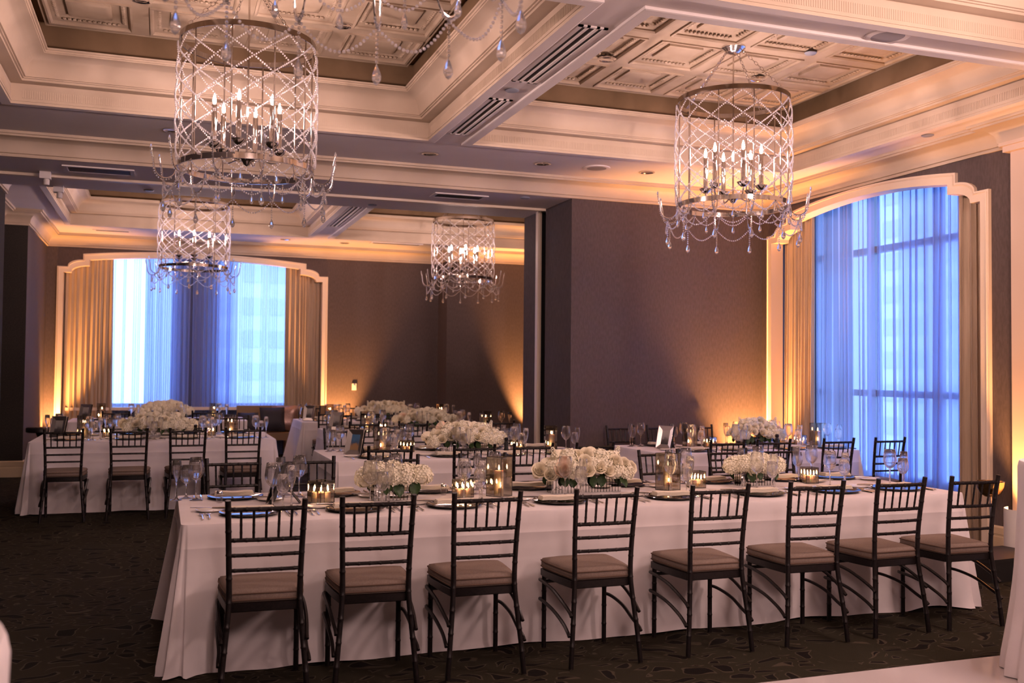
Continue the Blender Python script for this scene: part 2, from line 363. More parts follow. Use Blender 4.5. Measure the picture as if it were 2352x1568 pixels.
# curtain pockets and glazing behind the two frames
def glazing(name, panes, plane, span, to3, zb, zt, sill_z):
    """outer wall with glazed openings; panes = [(a,b)] along the wall"""
    mb = MB(); a0, a1 = span; H2 = 3.75
    xs = [a0] + [v for p in panes for v in p] + [a1]
    for i in range(0, len(xs), 2): mb.quad(to3(xs[i], 0, plane), to3(xs[i + 1], 0, plane), to3(xs[i + 1], H2, plane), to3(xs[i], H2, plane))
    for a, b in panes:
        mb.quad(to3(a, 0, plane), to3(b, 0, plane), to3(b, zb, plane), to3(a, zb, plane)); mb.quad(to3(a, zt, plane), to3(b, zt, plane), to3(b, H2, plane), to3(a, H2, plane))
    for e in (a0, a1): mb.quad(to3(e, 0, 0.0), to3(e, 0, plane), to3(e, H2, plane), to3(e, H2, 0.0))
    mb.quad(to3(a0, 3.62, 0), to3(a1, 3.62, 0), to3(a1, 3.62, plane), to3(a0, 3.62, plane))
    return mb
def obox(mb, to3, a0, a1, z0, z1, d0, d1):
    P = [to3(a, z, d) for d in (d0, d1) for z in (z0, z1) for a in (a0, a1)]
    return mb.add(P, [(0, 1, 3, 2), (4, 6, 7, 5), (0, 4, 5, 1), (2, 3, 7, 6), (0, 2, 6, 4), (1, 5, 7, 3)])
def window(n, x0, x1, to3, panes, span, plane, zb, zt, bars, transom, sill):
    wdw = struct('window_%d' % n, frame_mesh(x0, x1, to3), 'frame_cream', smooth=35)
    inst('frame_bead', frame_bead(x0, x1, to3).mesh('frame_bead', 'frame_cream', 60), wdw)
    inst('window_surround', glazing('s', panes, plane, span, to3, zb, zt, 0).mesh('window_surround', 'pier'), wdw)
    for a, b in panes:
        xs = [a] + [v for v in bars if a < v < b] + [b]
        zs = [zb] + list(transom) + [zt]
        for i in range(len(xs) - 1):
            for j in range(len(zs) - 1):
                inst('pane', obox(MB(), to3, xs[i] + .02, xs[i + 1] - .02, zs[j] + .02, zs[j + 1] - .02, plane - .004, plane + .004).mesh('pane', 'clear_pane'), wdw)
        for v in xs: inst('mullion', obox(MB(), to3, v - .03, v + .03, zb - .03, zt + .03, plane - .05, plane + .05).mesh('mullion', 'alu'), wdw)
        for z in zs: inst('transom', obox(MB(), to3, a, b, z - .035, z + .035, plane - .045, plane + .045).mesh('transom', 'alu'), wdw)
    if sill: inst('window_sill', obox(MB(), to3, x0 + .15, x1 - .15, sill - .05, sill, .14, plane).mesh('window_sill', 'frame_cream'), wdw)
    return wdw
window(1, RW0, RW1, to_r, [(6.95, 9.85)], (6.55, 10.19), .56, .42, 3.55, [7.9, 8.9], [1.32, 2.9], None)
w3 = window(3, .90, 4.265, to_r, [(1.16, 4.06)], (.6, 4.38), .56, .42, 3.55, [2.1, 3.1], [1.0, 2.9], None)   # the next bay of the same wall, outside the frame
window(2, BW0, BW1, to_b, [(-1.1, .17), (.90, 2.3)], (-1.75, 2.86), .55, .88, 3.55, [], [], .86)

# ------------------------------------------------------------------ curtains
def curtain(p0, p1, zt, zb, folds, amp, seed, nz=8, sway=.03, dens=9):
    rnd = random.Random(seed); p0 = Vector(p0); p1 = Vector(p1); d = p1 - p0; L = d.length; d.normalize(); nrm = Vector((-d.y, d.x))
    ws_ = [rnd.uniform(.55, 1.5) for _ in range(folds)]; tot = sum(ws_); cum = [0]
    for x in ws_: cum.append(cum[-1] + x / tot)
    am = [rnd.uniform(.55, 1.15) for _ in range(folds)]; ph = [rnd.uniform(-1, 1) for _ in range(folds + 1)]
    nu = folds * dens + 1
    def fn(u, v):
        i = min(folds - 1, int(u * folds)); f = u * folds - i
        s_ = (cum[i] + (cum[i + 1] - cum[i]) * f) * L
        k = .7 + .45 * v
        off = amp * am[i] * k * math.sin(2 * PI * f)
        s_ += sway * v * (ph[i] * (1 - f) + ph[i + 1] * f) + amp * .35 * math.sin(4 * PI * f)
        q = p0 + d * s_ + nrm * off; return (q.x, q.y, zt + (zb - zt) * v)
    return MB().grid(fn, nu, nz)
def drape(name, label, p0, p1, zt, zb, folds, amp, seed, m, group, sway=.03, dens=9):
    o = inst(name, curtain(p0, p1, zt, zb, folds, amp, seed, sway=sway, dens=dens).mesh(name, m, 180)); return tag(o, label, 'curtain', group)
XC = XR + .17
drape('drape', 'tan drape on the far side of the right window, beside pier wall', (XC, 9.98), (XC - .01, 9.40), 3.6, .01, 9, .035, 1, 'drape', 'tan window drapes')
drape('drape', 'narrow tan drape on the near side of the right window', (XC, 7.24), (XC, 6.80), 3.6, .01, 6, .035, 2, 'drape', 'tan window drapes')
drape('sheer_curtain', 'blue-lit sheer curtain in right window, smooth half beside far drape', (XC + .12, 9.55), (XC + .12, 8.55), 3.6, .01, 11, .028, 3, 'sheer', 'sheer window curtains', .05)
drape('sheer_curtain', 'blue-lit sheer curtain in right window, gathered half beside near drape', (XC + .21, 8.62), (XC + .21, 6.98), 3.6, .01, 15, .05, 14, 'sheer', 'sheer window curtains', .06)
drape('sheer_curtain', 'loose inner layer of sheer voile hanging in right window', (XC + .31, 8.4), (XC + .31, 7.05), 3.6, .01, 6, .03, 24, 'sheer', 'sheer window curtains', .05)
inst('sheer', curtain((XC + .13, 4.2), (XC + .13, .95), 3.6, .01, 24, .04, 31).mesh('sheer', 'sheer', 180), w3)
YC = YB + .15
drape('drape', 'wide tan drape at left end of back window', (-1.57, YC), (-.80, YC), 3.6, .01, 10, .035, 5, 'drape', 'tan window drapes')
drape('drape', 'tan drape at right end of back window', (2.02, YC), (2.70, YC), 3.6, .01, 9, .035, 6, 'drape', 'tan window drapes')
drape('sheer_curtain', 'bright sheer curtain over left half of back window', (-.90, YC + .12), (.44, YC + .12), 3.6, .02, 17, .024, 7, 'sheer', 'sheer window curtains', .02)
drape('sheer_curtain', 'bright sheer curtain over right half of back window', (.47, YC + .12), (2.10, YC + .12), 3.6, .02, 21, .024, 8, 'sheer', 'sheer window curtains', .02)

drape('sheer_curtain', 'denser gathered sheer just left of the middle of back window', (-.30, YC + .22), (.43, YC + .22), 3.6, .02, 12, .03, 41, 'sheer', 'sheer window curtains', .02)
drape('sheer_curtain', 'denser gathered sheer just right of the middle of back window', (.48, YC + .22), (1.22, YC + .22), 3.6, .02, 12, .03, 42, 'sheer', 'sheer window curtains', .02)

# ------------------------------------------------------------------ ceiling
COFF = [(-1.21, 2.31, 5.25, 8.88), (2.745, 6.31, 5.25, 8.88), (-1.21, 2.31, 1.26, 4.89), (2.745, 6.31, 1.26, 4.89), (-1.35, 2.20, 12.5, 16.15), (2.62, 6.17, 12.5, 16.15)]
def soffit(x0, x1, y0, y1, holes):
    mb = MB(); xs = sorted({x0, x1} | {h[0] for h in holes} | {h[1] for h in holes}); ys = sorted({y0, y1} | {h[2] for h in holes} | {h[3] for h in holes})
    for a, b in zip(xs, xs[1:]):
        for c, d in zip(ys, ys[1:]):
            if not any(h[0] <= a and b <= h[1] and h[2] <= c and d <= h[3] for h in holes):
                mb.quad((a, c, ZS), (a, d, ZS), (b, d, ZS), (b, c, ZS))
    return mb
ce = soffit(-5.5, 8.2, -5, YP, COFF[:4])
ce.add(soffit(-5.5, 8.2, YH, YB + .6, COFF[4:]).v, []) if False else None
sb = soffit(-5.5, 8.2, YH, YB, COFF[4:]); ce.add(sb.v, sb.f)
ce.box((1.35, (YP + YH) / 2, (ZC + 3.75) / 2), (13.7, YH - YP, 3.75 - ZC))
ceil = struct('ceiling', ce, 'plaster')
def ring(mb, c, prof):
    x0, x1, y0, y1 = c; vs = []
    for p, z in prof: vs += [(x0 + p, y0 + p, z), (x1 - p, y0 + p, z), (x1 - p, y1 - p, z), (x0 + p, y1 - p, z)]
    return mb.add(vs, [(i * 4 + k, i * 4 + (k + 1) % 4, (i + 1) * 4 + (k + 1) % 4, (i + 1) * 4 + k) for i in range(len(prof) - 1) for k in range(4)])
def flutes(c):
    mb = MB(); x0, x1, y0, y1 = c; g = .017
    for a, b, fn in ((x0 + .08, x1 - .08, lambda t: (t, y1 - .001, 0)), (y0 + .08, y1 - .08, lambda t: (x0 + .001, t, 1)), (y0 + .08, y1 - .08, lambda t: (x1 - .001, t, 1)), (x0 + .08, x1 - .08, lambda t: (t, y0 + .001, 0))):
        n = int((b - a) / g)
        for i in range(n):
            x, y, s_ = fn(a + (i + .5) * g); mb.box((x, y, 3.76), (.003, .0085, .066) if s_ else (.0085, .003, .066))
    return mb
def ceiling_panel_mesh():
    mb = MB(); h = .285; q = (-h, h, -h, h)
    ring(mb, q, [(-.03, 0), (-.03, -.012), (-.012, -.012), (0, 0), (.0, .012), (.02, .014), (.05, .036), (.065, .04), (.125, .04), (.125, .022), (.14, .016), (.165, .016)])
    i = h - .165; mb.quad((-i, -i, .016), (-i, i, .016), (i, i, .016), (i, -i, .016))
    for k in range(4):
        for j in range(12):
            t = -h + .065 + (j + .5) * (2 * h - .13) / 12; m_ = Matrix.Rotation(k * PI / 2, 4, 'Z')
            e = MB().ball((0, 0, 0), .017, 6, 4); mm = m_ @ Matrix.Translation((t, -h + .036, .021)) @ Matrix.Diagonal((1, 1.2, .55, 1))
            mb.add([mm @ Vector(v) for v in e.v], e.f)
    return mb.mesh('ceiling_panel', 'tray', 40)
PANEL = ceiling_panel_mesh()
cove = [(.27 - .15 * math.cos(t * PI / 16), 3.89 + .15 * math.sin(t * PI / 16)) for t in range(9)]
for ci, c in enumerate(COFF):
    inst('coffer_border', ring(MB(), c, [(-.085, ZS + .005), (-.085, 3.682), (-.075, 3.678), (0, 3.678)]).mesh('coffer_border', 'plaster'), ceil)
    inst('coffer_frieze', ring(MB(), c, [(0, 3.678), (0, 3.70), (.006, 3.70), (.006, 3.71), (0, 3.71), (0, 3.835), (-.015, 3.835), (-.015, 3.85), (.09, 3.85)]).mesh('coffer_frieze', 'cream'), ceil)
    if ci != 2: inst('fluted_band', flutes(c).mesh('fluted_band', 'cream'), ceil)['kind'] = 'stuff'
    inst('coffer_cove', ring(MB(), c, [(.09, 3.85), (.09, 3.868), (.105, 3.868), (.105, 3.878), (.12, 3.878)] + cove + [(.27, 4.05), (.28, 4.05), (.28, 4.065), (.295, 4.065), (.295, 4.08), (.20, 4.08)]).mesh('coffer_cove', 'cream', 40), ceil)
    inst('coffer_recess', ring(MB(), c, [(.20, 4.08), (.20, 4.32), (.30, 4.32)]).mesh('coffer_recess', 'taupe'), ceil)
    x0, x1, y0, y1 = c; P = .275
    tr = MB(); ring(tr, c, [(P, 4.32), (P, 4.262), (P + .012, 4.262), (P + .012, 4.266), (P + .03, 4.266), (P + .03, 4.262), (P + .04, 4.262)])
    cx, cyy = (x0 + x1) / 2, (y0 + y1) / 2; pit = .757
    cells = [(cx + (i - 1.5) * pit, cyy + (j - 1.5) * pit) for i in range(4) for j in range(4)] if ci < 2 else []
    hl = [(a - .285, a + .285, b - .285, b + .285) for a, b in cells]
    sv = MB(); q = soffit(x0 + P + .04, x1 - P - .04, y0 + P + .04, y1 - P - .04, hl)
    tr.add([(v[0], v[1], 4.262) for v in q.v], q.f)
    inst('coffer_tray', tr.mesh('coffer_tray', 'tray'), ceil)
    for a, b in cells: inst('ceiling_panel', PANEL, ceil, (a, b, 4.262))

def sweep(path, prof, side=1):
    """mitred moulding: prof = [(projection, z)], room on the left of the path when side=1"""
    P = [Vector(p) for p in path]; n = len(P); offs = []
    for i in range(n):
        ds = []
        if i > 0: ds.append((P[i] - P[i - 1]).normalized())
        if i < n - 1: ds.append((P[i + 1] - P[i]).normalized())
        ns = [Vector((-d.y, d.x)) * side for d in ds]
        offs.append(ns[0] if len(ns) == 1 else (ns[0] + ns[1]) / (1 + ns[0].dot(ns[1])))
    mb = MB(); k = len(prof); vs = [(P[i].x + offs[i].x * p, P[i].y + offs[i].y * p, z) for i in range(n) for p, z in prof]
    return mb.add(vs, [(i * k + j, (i + 1) * k + j, (i + 1) * k + j + 1, i * k + j + 1) for i in range(n - 1) for j in range(k - 1)])
CORN = [(0, ZC), (.022, ZC), (.022, ZC + .012), (.012, ZC + .012), (.012, ZC + .03), (.028, ZC + .034)] + \
       [(.028 + .13 * (1 - math.cos(t * PI / 16)), ZC + .036 + .13 * math.sin(t * PI / 16)) for t in range(9)] + [(.175, ZC + .166), (.175, ZC + .185), (.20, ZC + .185), (.20, ZS)]
struct('trim_3', sweep([(XR - .07, -4), (XR - .07, 6.5), (XR, 6.5), (XR, YP), (-5.5, YP)], CORN), 'cream', smooth=40)
struct('trim_4', sweep([(XP, YH), (8.2, YH)], CORN), 'cream', smooth=40)
struct('trim_5', sweep([(8.2, YB2), (XJ, YB2), (XJ, YB), (XL, YB), (XL, YS), (XS, YS), (XS, 12.4), (-1.72, 12.4), (-1.72, YH)], CORN), 'cream', smooth=40)
struct('trim_6', MB().box((-.6, 11.0, ZC - .012), (9.86, .05, .03)).box((-.6, 11.10, ZC - .006), (9.86, .03, .014)), 'frame_cream')
BASE = [(0, 0), (.02, 0), (.02, .13), (.014, .135), (.014, .15), (.018, .155), (.018, .21), (.0, .225)]
struct('baseboard_right', sweep([(XR, 6.43), (XR, RW0)], BASE), 'base')
struct('baseboard_pier', sweep([(XR, YP), (XP, YP), (XP, 11.0)], BASE), 'base')
struct('baseboard_back', sweep([(8.2, YB2), (XJ, YB2), (XJ, YB), (BW1, YB)], BASE), 'base')
struct('baseboard_left', sweep([(BW0, YB), (XL, YB), (XL, YS), (XS, YS)], BASE), 'base')

# ------------------------------------------------------------------ ceiling fixtures
def slot_vent(x, y0, y1, label):
    L = y1 - y0; t = thing('slot_diffuser', label, 'vent', (x, (y0 + y1) / 2, ZS), 0, 'slot diffusers in the ceiling beams')
    fr = MB()
    for dx, wd in ((-.085, .03), (-.033, .022), (.033, .022), (.085, .03)): fr.box((dx, 0, -.004), (wd, L, .012))
    for e in (-1, 1): fr.box((0, e * (L / 2 - .01), -.004), (.2, .02, .012))
    inst('vent_frame', fr.mesh('vent_frame', 'plaster'), t)
    for dx in (-.056, 0, .056): inst('slot', MB().box((dx, 0, -.001), (.03, L - .04, .004)).mesh('slot', 'black'), t)
slot_vent(2.52, 5.59, 6.86, 'long slotted air diffuser in the ceiling beam, nearer of two')
slot_vent(2.51, 7.36, 8.61, 'shorter slotted air diffuser in ceiling beam, beyond the black sensor')
slot_vent(2.41, 12.75, 14.9, 'slotted air diffuser in the beam of the back room ceiling')
def grille(x0, x1, y0, y1, z, label):
    t = thing('return_grille', label, 'vent', ((x0 + x1) / 2, (y0 + y1) / 2, z), 0, 'return air grilles'); a, b = (x1 - x0) / 2, (y1 - y0) / 2
    inst('vent_frame', ring(MB(), (-a, a, -b, b), [(0, 0), (0, -.012), (.04, -.012), (.05, -.002)]).mesh('vent_frame', 'plaster'), t)
    inst('grille_core', MB().box((0, 0, -.002), (2 * a - .09, 2 * b - .09, .003)).mesh('grille_core', 'dark_glass'), t)
    mb = MB()
    for i in range(9): mb.box((0, -b + .06 + i * (2 * b - .12) / 8, -.006), (2 * a - .1, .006, .008))
    inst('louver', mb.mesh('louver', 'dark_glass'), t)
grille(-.96, -.30, 10.40, 10.72, ZC, 'dark return grille under the header at the left')
grille(2.80, 3.42, 10.42, 10.70, ZC, 'dark return grille under the header near the pier')
grille(-1.08, -.50, 16.66, 16.86, ZS, 'return grille above left end of back window')
grille(3.3, 4.2, 16.40, 16.60, ZS, 'return grille above right part of back wall')
DL = [('trim_ring', MB().lathe([(.085, 0), (.085, -.008), (.07, -.010), (.062, -.004)], 24).mesh('trim_ring', 'chrome', 50), O0, O0, []),
      ('reflector', MB().lathe([(.062, -.004), (.05, .0), (.04, -.003), (.0005, -.003)], 24).mesh('reflector', 'nickel', 50), O0, O0, [])]
def dl(x, y, z, label): spawn(DL, 'downlight', label, 'downlight', (x, y, z), 0, 'recessed downlights')
for i, (x, y) in enumerate([(.05, 9.45), (1.27, 9.47), (2.49, 9.49), (3.71, 9.50), (4.92, 9.49)]):
    dl(x, y, ZS, '%s chrome downlight from left in the soffit before the header' % ORD[i])
dl(1.30, 7.73, 4.262, 'chrome downlight in left coffer, right of the near chandelier')
dl(-.20, 7.73, 4.262, 'chrome downlight in left coffer, at the top edge of picture')
dl(3.61, 7.73, 4.262, 'chrome downlight in right coffer, left of the chandelier canopy')
dl(5.16, 7.75, 4.262, 'chrome downlight in right coffer, just above chandelier ring')
for i, (x, y) in enumerate([(1.9, 16.7), (2.9, 16.75)]): dl(x, y, ZS, '%s of two small downlights in the soffit above the back window' % ('left one' if i == 0 else 'right one'))
SP = [('bezel', MB().lathe([(.145, 0), (.145, -.008), (.135, -.012), (.105, -.010)], 32).mesh('bezel', 'plaster', 50), O0, O0, []),
      ('speaker_mesh', MB().lathe([(.105, -.010), (.06, -.013), (.0005, -.014)], 32).mesh('speaker_mesh', 'grille', 50), O0, O0, [])]
spawn(SP, 'ceiling_speaker', 'large round ceiling speaker in the soffit at the upper right', 'speaker', (4.35, 5.07, ZS), 0, 'ceiling speakers')
spawn(SP, 'ceiling_speaker', 'round ceiling speaker between two downlights before the header', 'speaker', (4.32, 9.49, ZS), 0, 'ceiling speakers')
SE = MB().lathe([(.055, 0), (.055, -.006), (.045, -.012), (.0005, -.012)], 20).mesh('smoke_sensor', 'alu', 50)
for (x, y, z, lb) in [(2.51, 7.10, ZS, 'black round sensor in beam between the two slot diffusers'), (5.16, 6.96, 4.262, 'dark round sprinkler cap in the right coffer'), (6.50, 7.06, ZS, 'sprinkler cap in soffit above the right window'),
                     (3.83, 10.36, ZC, 'small dark sensor under header close to the pier'), (2.32, 11.52, ZC, 'small sensor under far edge of the header'), (-.18, 11.52, ZC, 'small sensor under header lit blue by back window')]:
    tag(inst('ceiling_sensor', SE, None, (x, y, z)), lb, 'sensor', 'small round ceiling sensors')
TS = [('mount', MB().box((0, 0, -.035), (.10, .10, .07)).mesh('mount', 'plaster'), O0, O0, []), ('spot_head', MB().lathe([(.0005, -.13), (.028, -.13), (.03, -.08), (.02, -.068)], 14, (.01, 0, 0)).mesh('spot_head', 'plaster', 50), O0, O0, [])]
spawn(TS, 'ceiling_spot', 'small boxy spot under the header beside left return grille', 'spotlight', (-1.15, 10.87, ZC))
spawn(TS, 'ceiling_spot', 'small boxy spot at far edge of header, in front of back coffer', 'spotlight', (-1.10, 11.66, ZC))
lsw = thing('light_switch', 'cream light switch plate on the dark back wall', 'switch', (3.24, YB - .008, 1.22)); inst('plate', MB().box((0, 0, 0), (.08, .014, .12)).mesh('plate', 'white_plastic'), lsw); inst('rocker', MB().box((0, -.010, 0), (.03, .008, .06)).mesh('rocker', 'porcelain'), lsw)

# ------------------------------------------------------------------ chandeliers
CR, ZT, ZBT = .46, 3.80, 2.92            # radius, upper ring, lower ring (absolute heights)
def bead_string(pts, r=.0067, gap=.0172, n=6, m=4):
    mb = MB(); acc = 0; pts = [Vector(p) for p in pts]; e = MB().ball(O0, r, n, m)
    for a, b in zip(pts, pts[1:]):
        L = (b - a).length
        while acc <= L:
            q = a + (b - a) * (acc / L); mb.add([(v[0] + q.x, v[1] + q.y, v[2] + q.z) for v in e.v], e.f); acc += gap
        acc -= L
    return mb
def pol(a, r, z): return (r * math.cos(a), r * math.sin(a), z)
def chandelier_proto():
    H0 = 4.262; P = []
    band = lambda z, h: [(CR - .006, z), (CR + .006, z), (CR + .006, z + h), (CR - .006, z + h), (CR - .006, z)]
    P.append(('canopy', MB().lathe([(.10, 0), (.10, -.012), (.085, -.02), (.06, -.045), (.025, -.06), (.0005, -.06)], 24).mesh('canopy', 'chrome', 40), (0, 0, H0), O0, []))
    P.append(('upper_ring', MB().lathe(band(ZT - .019, .038), 56).mesh('upper_ring', 'nickel', 40), O0, O0, []))
    P.append(('lower_ring', MB().lathe(band(ZBT - .019, .038), 56).mesh('lower_ring', 'nickel', 40), O0, O0, []))
    P.append(('centre_rod', MB().tube([(0, 0, ZBT + .06), (0, 0, H0 - .05)], .007, 8).mesh('centre_rod', 'nickel', 60), O0, O0, []))
    P.append(('hub', MB().lathe([(.0005, ZBT + .02), (.02, ZBT + .03), (.03, ZBT + .05), (.06, ZBT + .07), (.02, ZBT + .09), (.0005, ZBT + .10)], 20).mesh('hub', 'chrome', 40), O0, O0, []))
    N = 10
    rod = MB().tube([(CR - .014, 0, ZBT), (CR - .014, 0, ZT)], .006, 6).mesh('rod', 'nickel', 60)
    for i in range(N): P.append(('rod', rod, O0, (0, 0, 2 * PI * i / N), []))
    ch = MB(); a = Vector((.07, 0, H0 - .03)); b = Vector((CR, 0, ZT + .02)); L = (b - a).length; d = (b - a) / L; k = int(L / .036); s1 = d.cross(Vector((0, 1, 0))).normalized(); s2 = Vector((0, 1, 0))
    for i in range(k):
        c = a + d * ((i + .5) * L / k); sd = s1 if i % 2 else s2
        ch.tube([c + d * (.023 * math.cos(t * PI / 5)) + sd * (.011 * math.sin(t * PI / 5)) for t in range(10)], .0024, 5, closed=True)
    cm = ch.mesh('chain', 'nickel', 60)
    for i in range(4): P.append(('chain', cm, O0, (0, 0, .35 + PI / 2 * i), []))
    for sgn in (1, -1):
        pts = [pol(sgn * 2.38 * t / 40, CR + .012 + .012 * math.sin(PI * t / 40), ZT - .03 - (ZT - ZBT - .04) * t / 40) for t in range(41)]
        sm = bead_string(pts).mesh('bead_strand', 'crystal', 180)
        for i in range(12): P.append(('bead_strand', sm, O0, (0, 0, 2 * PI * i / 12), []))
    # candle arms
    arm = MB().tube([pol(0, r, ZBT + z) for r, z in ((.03, .06), (.10, .075), (.17, .06), (.215, .065), (.23, .10), (.23, .14))], .006, 6).mesh('candle_arm', 'chrome', 60)
    bob = MB().lathe([(.006, .118), (.02, .122), (.045, .145), (.052, .16), (.048, .158), (.02, .14), (.0005, .138)], 20).mesh('drip_dish', 'chrome', 50)
    slv = MB().lathe([(.0185, .14), (.0185, .42), (.014, .425), (.0005, .425)], 14).mesh('candle_sleeve', 'nickel', 50)
    bul = MB().lathe([(.006, .425), (.010, .435), (.0125, .45), (.010, .468), (.005, .487), (.0008, .50)], 8).mesh('bulb', 'bulb', 180)
    for i in range(6):
        P.append(('candle_arm', arm, O0, (0, 0, 2 * PI * i / 6 + .2), [('drip_dish', bob, (.23, 0, ZBT), O0), ('candle_sleeve', slv, (.23, 0, ZBT), O0), ('bulb', bul, (.23, 0, ZBT), O0)]))
    # outer scrolled arms, their drops and the swags between them
    NA = 12; sc = [(CR, .0)] + [(CR + .080 + .07 * math.sin(t), -.03 - .080 * math.cos(t)) for t in [(-1.25 + i * .2) for i in range(14)]]
    sc += [(CR + .150 + .006 * i, -.005 + .024 * i) for i in range(1, 5)]
    am = MB().tube([pol(0, r, ZBT + z) for r, z in sc], .004, 6).mesh('scroll_arm', 'chrome', 60)
    tipz = ZBT + sc[-1][1]; tip = MB().lathe([(.0005, -.014), (.008, -.006), (.009, .006), (.004, .020), (.0005, .026)], 8).mesh('crystal_tip', 'drop', 30)
    rl, zl = CR + .09, ZBT - .115
    dr = bead_string([pol(0, rl, zl), pol(0, rl, zl - .14)])
    dr.lathe([(.0005, -.225), (.010, -.218), (.017, -.204), (.018, -.192), (.012, -.172), (.004, -.152), (.0005, -.145)], 8, pol(0, rl, zl)); dm = dr.mesh('crystal_drop', 'drop', 30)
    ou = bead_string([pol(0, r + .004, ZBT + z - .012) for r, z in sc[4:]]).mesh('arm_beads', 'crystal', 180)
    st = 2 * PI / NA
    sw = bead_string([pol(st * t / 14, rl + .004 * math.sin(PI * t / 14), zl - .01 - .095 * math.sin(PI * t / 14)) for t in range(15)]).mesh('bead_swag', 'crystal', 180)
    s2_ = bead_string([pol(st * t / 14, CR + .01, ZBT - .02 - .075 * math.sin(PI * t / 14)) for t in range(15)]).mesh('inner_swag', 'crystal', 180)
    cd = bead_string([pol(0, CR * .99, ZBT - .03), pol(0, CR * .99, ZBT - .10)])
    cd.lathe([(.0005, -.17), (.009, -.163), (.014, -.150), (.009, -.125), (.0005, -.105)], 8, pol(0, CR * .99, ZBT)); cdm = cd.mesh('crystal_drop', 'drop', 30)
    for i in range(NA):
        a = st * i + .1
        P.append(('scroll_arm', am, O0, (0, 0, a), [('crystal_tip', tip, (sc[-1][0], 0, tipz), O0)]))
        P.append(('arm_beads', ou, O0, (0, 0, a), [])); P.append(('crystal_drop', dm, O0, (0, 0, a), [])); P.append(('bead_swag', sw, O0, (0, 0, a), []))
        P.append(('inner_swag', s2_, O0, (0, 0, a), [])); P.append(('crystal_drop', cdm, O0, (0, 0, a + st / 2), []))
    return P
CH = chandelier_proto()
for x, y, rz, lb in ((.53, 7.07, 0, 'large lit beaded drum chandelier in the left coffer, nearest complete one'), (4.47, 7.07, .12, 'lit beaded drum chandelier hanging in the right coffer'),
                     (.385, 14.3, .3, 'beaded drum chandelier in back room, in front of the back window'), (4.29, 14.3, .2, 'beaded drum chandelier in back room before the dark wall'),
                     (.53, 3.07, .05, 'out-of-focus chandelier overhead, only its lowest crystal swags showing')):
    spawn(CH, 'chandelier', lb, 'chandelier', (x, y, 0), rz, 'crystal drum chandeliers')

# ------------------------------------------------------------------ tables and cloths
TZ = .74; K = 1.0263           # table height; plan scale of everything measured on the table tops
def cloth_mesh(x0, x1, y0, y1, seed, zf=.004, side=.03, corner=.085):
    """linen to the floor: rounded top, gathered corners, soft folds along the sides"""
    rnd = random.Random(seed); W, D = x1 - x0, y1 - y0; rc = .035
    per = []                                     # (point, normal, corner weight, arc length)
    def seg(a, b, n, m):
        for i in range(m):
            t = i / m; p = (a[0] + (b[0] - a[0]) * t, a[1] + (b[1] - a[1]) * t)
            L = math.dist(a, b); s_ = t * L; per.append((p, n, max(0, 1 - min(s_, L - s_) / .30)))
    def cor(c, a0):
        for i in range(14):
            t = a0 + i / 14 * PI / 2; n = (math.cos(t), math.sin(t)); per.append(((c[0] + rc * n[0], c[1] + rc * n[1]), n, 1.0))
    mx, my = max(12, int(W / .05)), max(10, int(D / .05))
    seg((x0 + rc, y0), (x1 - rc, y0), (0, -1), mx); cor((x1 - rc, y0 + rc), -PI / 2)
    seg((x1, y0 + rc), (x1, y1 - rc), (1, 0), my); cor((x1 - rc, y1 - rc), 0)
    seg((x1 - rc, y1), (x0 + rc, y1), (0, 1), mx); cor((x0 + rc, y1 - rc), PI / 2)
    seg((x0, y1 - rc), (x0, y0 + rc), (-1, 0), my); cor((x0 + rc, y0 + rc), PI)
    n = len(per); ph = [rnd.uniform(0, 6.28) for _ in range(6)]
    lev = [(0, 0), (.004, .003), (.012, .007), (.03, .009), (.07, .011), (.116, .0122), (.119, .0155), (.122, .0126), (.2, .016), (.3, .022), (.42, .028), (.54, .034), (.64, .040), (.69, .045), (.72, .05), (TZ - zf, .06)]
    vs = []; arc = 0
    for li, (dz, of) in enumerate(lev):
        k = dz / TZ
        for i, (p, nn, cw) in enumerate(per):
            s_ = i * .05
            fold = (math.sin(s_ * 7.1 + ph[0]) * .5 + math.sin(s_ * 13.7 + ph[1]) * .3 + math.sin(s_ * 3.1 + ph[2]) * .5) * .012 * k * (1 + .8 * k)
            cf = cw * cw * (3 - 2 * cw)
            crn = cf * k * (corner * (.62 + .38 * math.sin(i * .95 + ph[3])))
            o_ = of * side / .07 * (1 - .3 * cf) + fold + crn
            z = TZ - dz
            if k > .93: o_ += .012 * math.sin(i * .55 + ph[4]) * (k - .93) / .07; z += .012 * max(0, math.sin(i * .31 + ph[5])) * (k - .93) / .07
            vs.append((p[0] + nn[0] * o_, p[1] + nn[1] * o_, z))
    fs = [(a * n + i, (a + 1) * n + i, (a + 1) * n + (i + 1) % n, a * n + (i + 1) % n) for a in range(len(lev) - 1) for i in range(n)]
    fs.append(tuple(range(n)))
    mb = MB(); mb.v = vs; mb.f = fs; return mb
TABLES = {}
def table(key, x0, x1, y0, y1, label, seed, corner=.105):
    x0, x1, y0, y1 = x0 * K, min(x1 * K, 6.83), y0 * K, y1 * K
    o = inst('tablecloth', cloth_mesh(x0, x1, y0, y1, seed, corner=corner).mesh('tablecloth', 'linen', 50)); tag(o, label, 'tablecloth', 'ivory floor-length tablecloths'); TABLES[key] = (x0, x1, y0, y1)
table('front', .10, 4.93, 5.04, 6.22, 'ivory floor-length cloth over the long front table, eight chairs along it', 11)
table('middle', 1.36, 3.80, 8.15, 9.40, 'ivory tablecloth on the middle table directly behind the front table', 12)
table('right', 4.44, 6.80, 8.16, 9.34, 'ivory tablecloth on the table beside the right window', 13, .12)
table('left', -1.26, 1.18, 10.93, 12.30, 'ivory tablecloth on back left table with four chairs in front', 14)
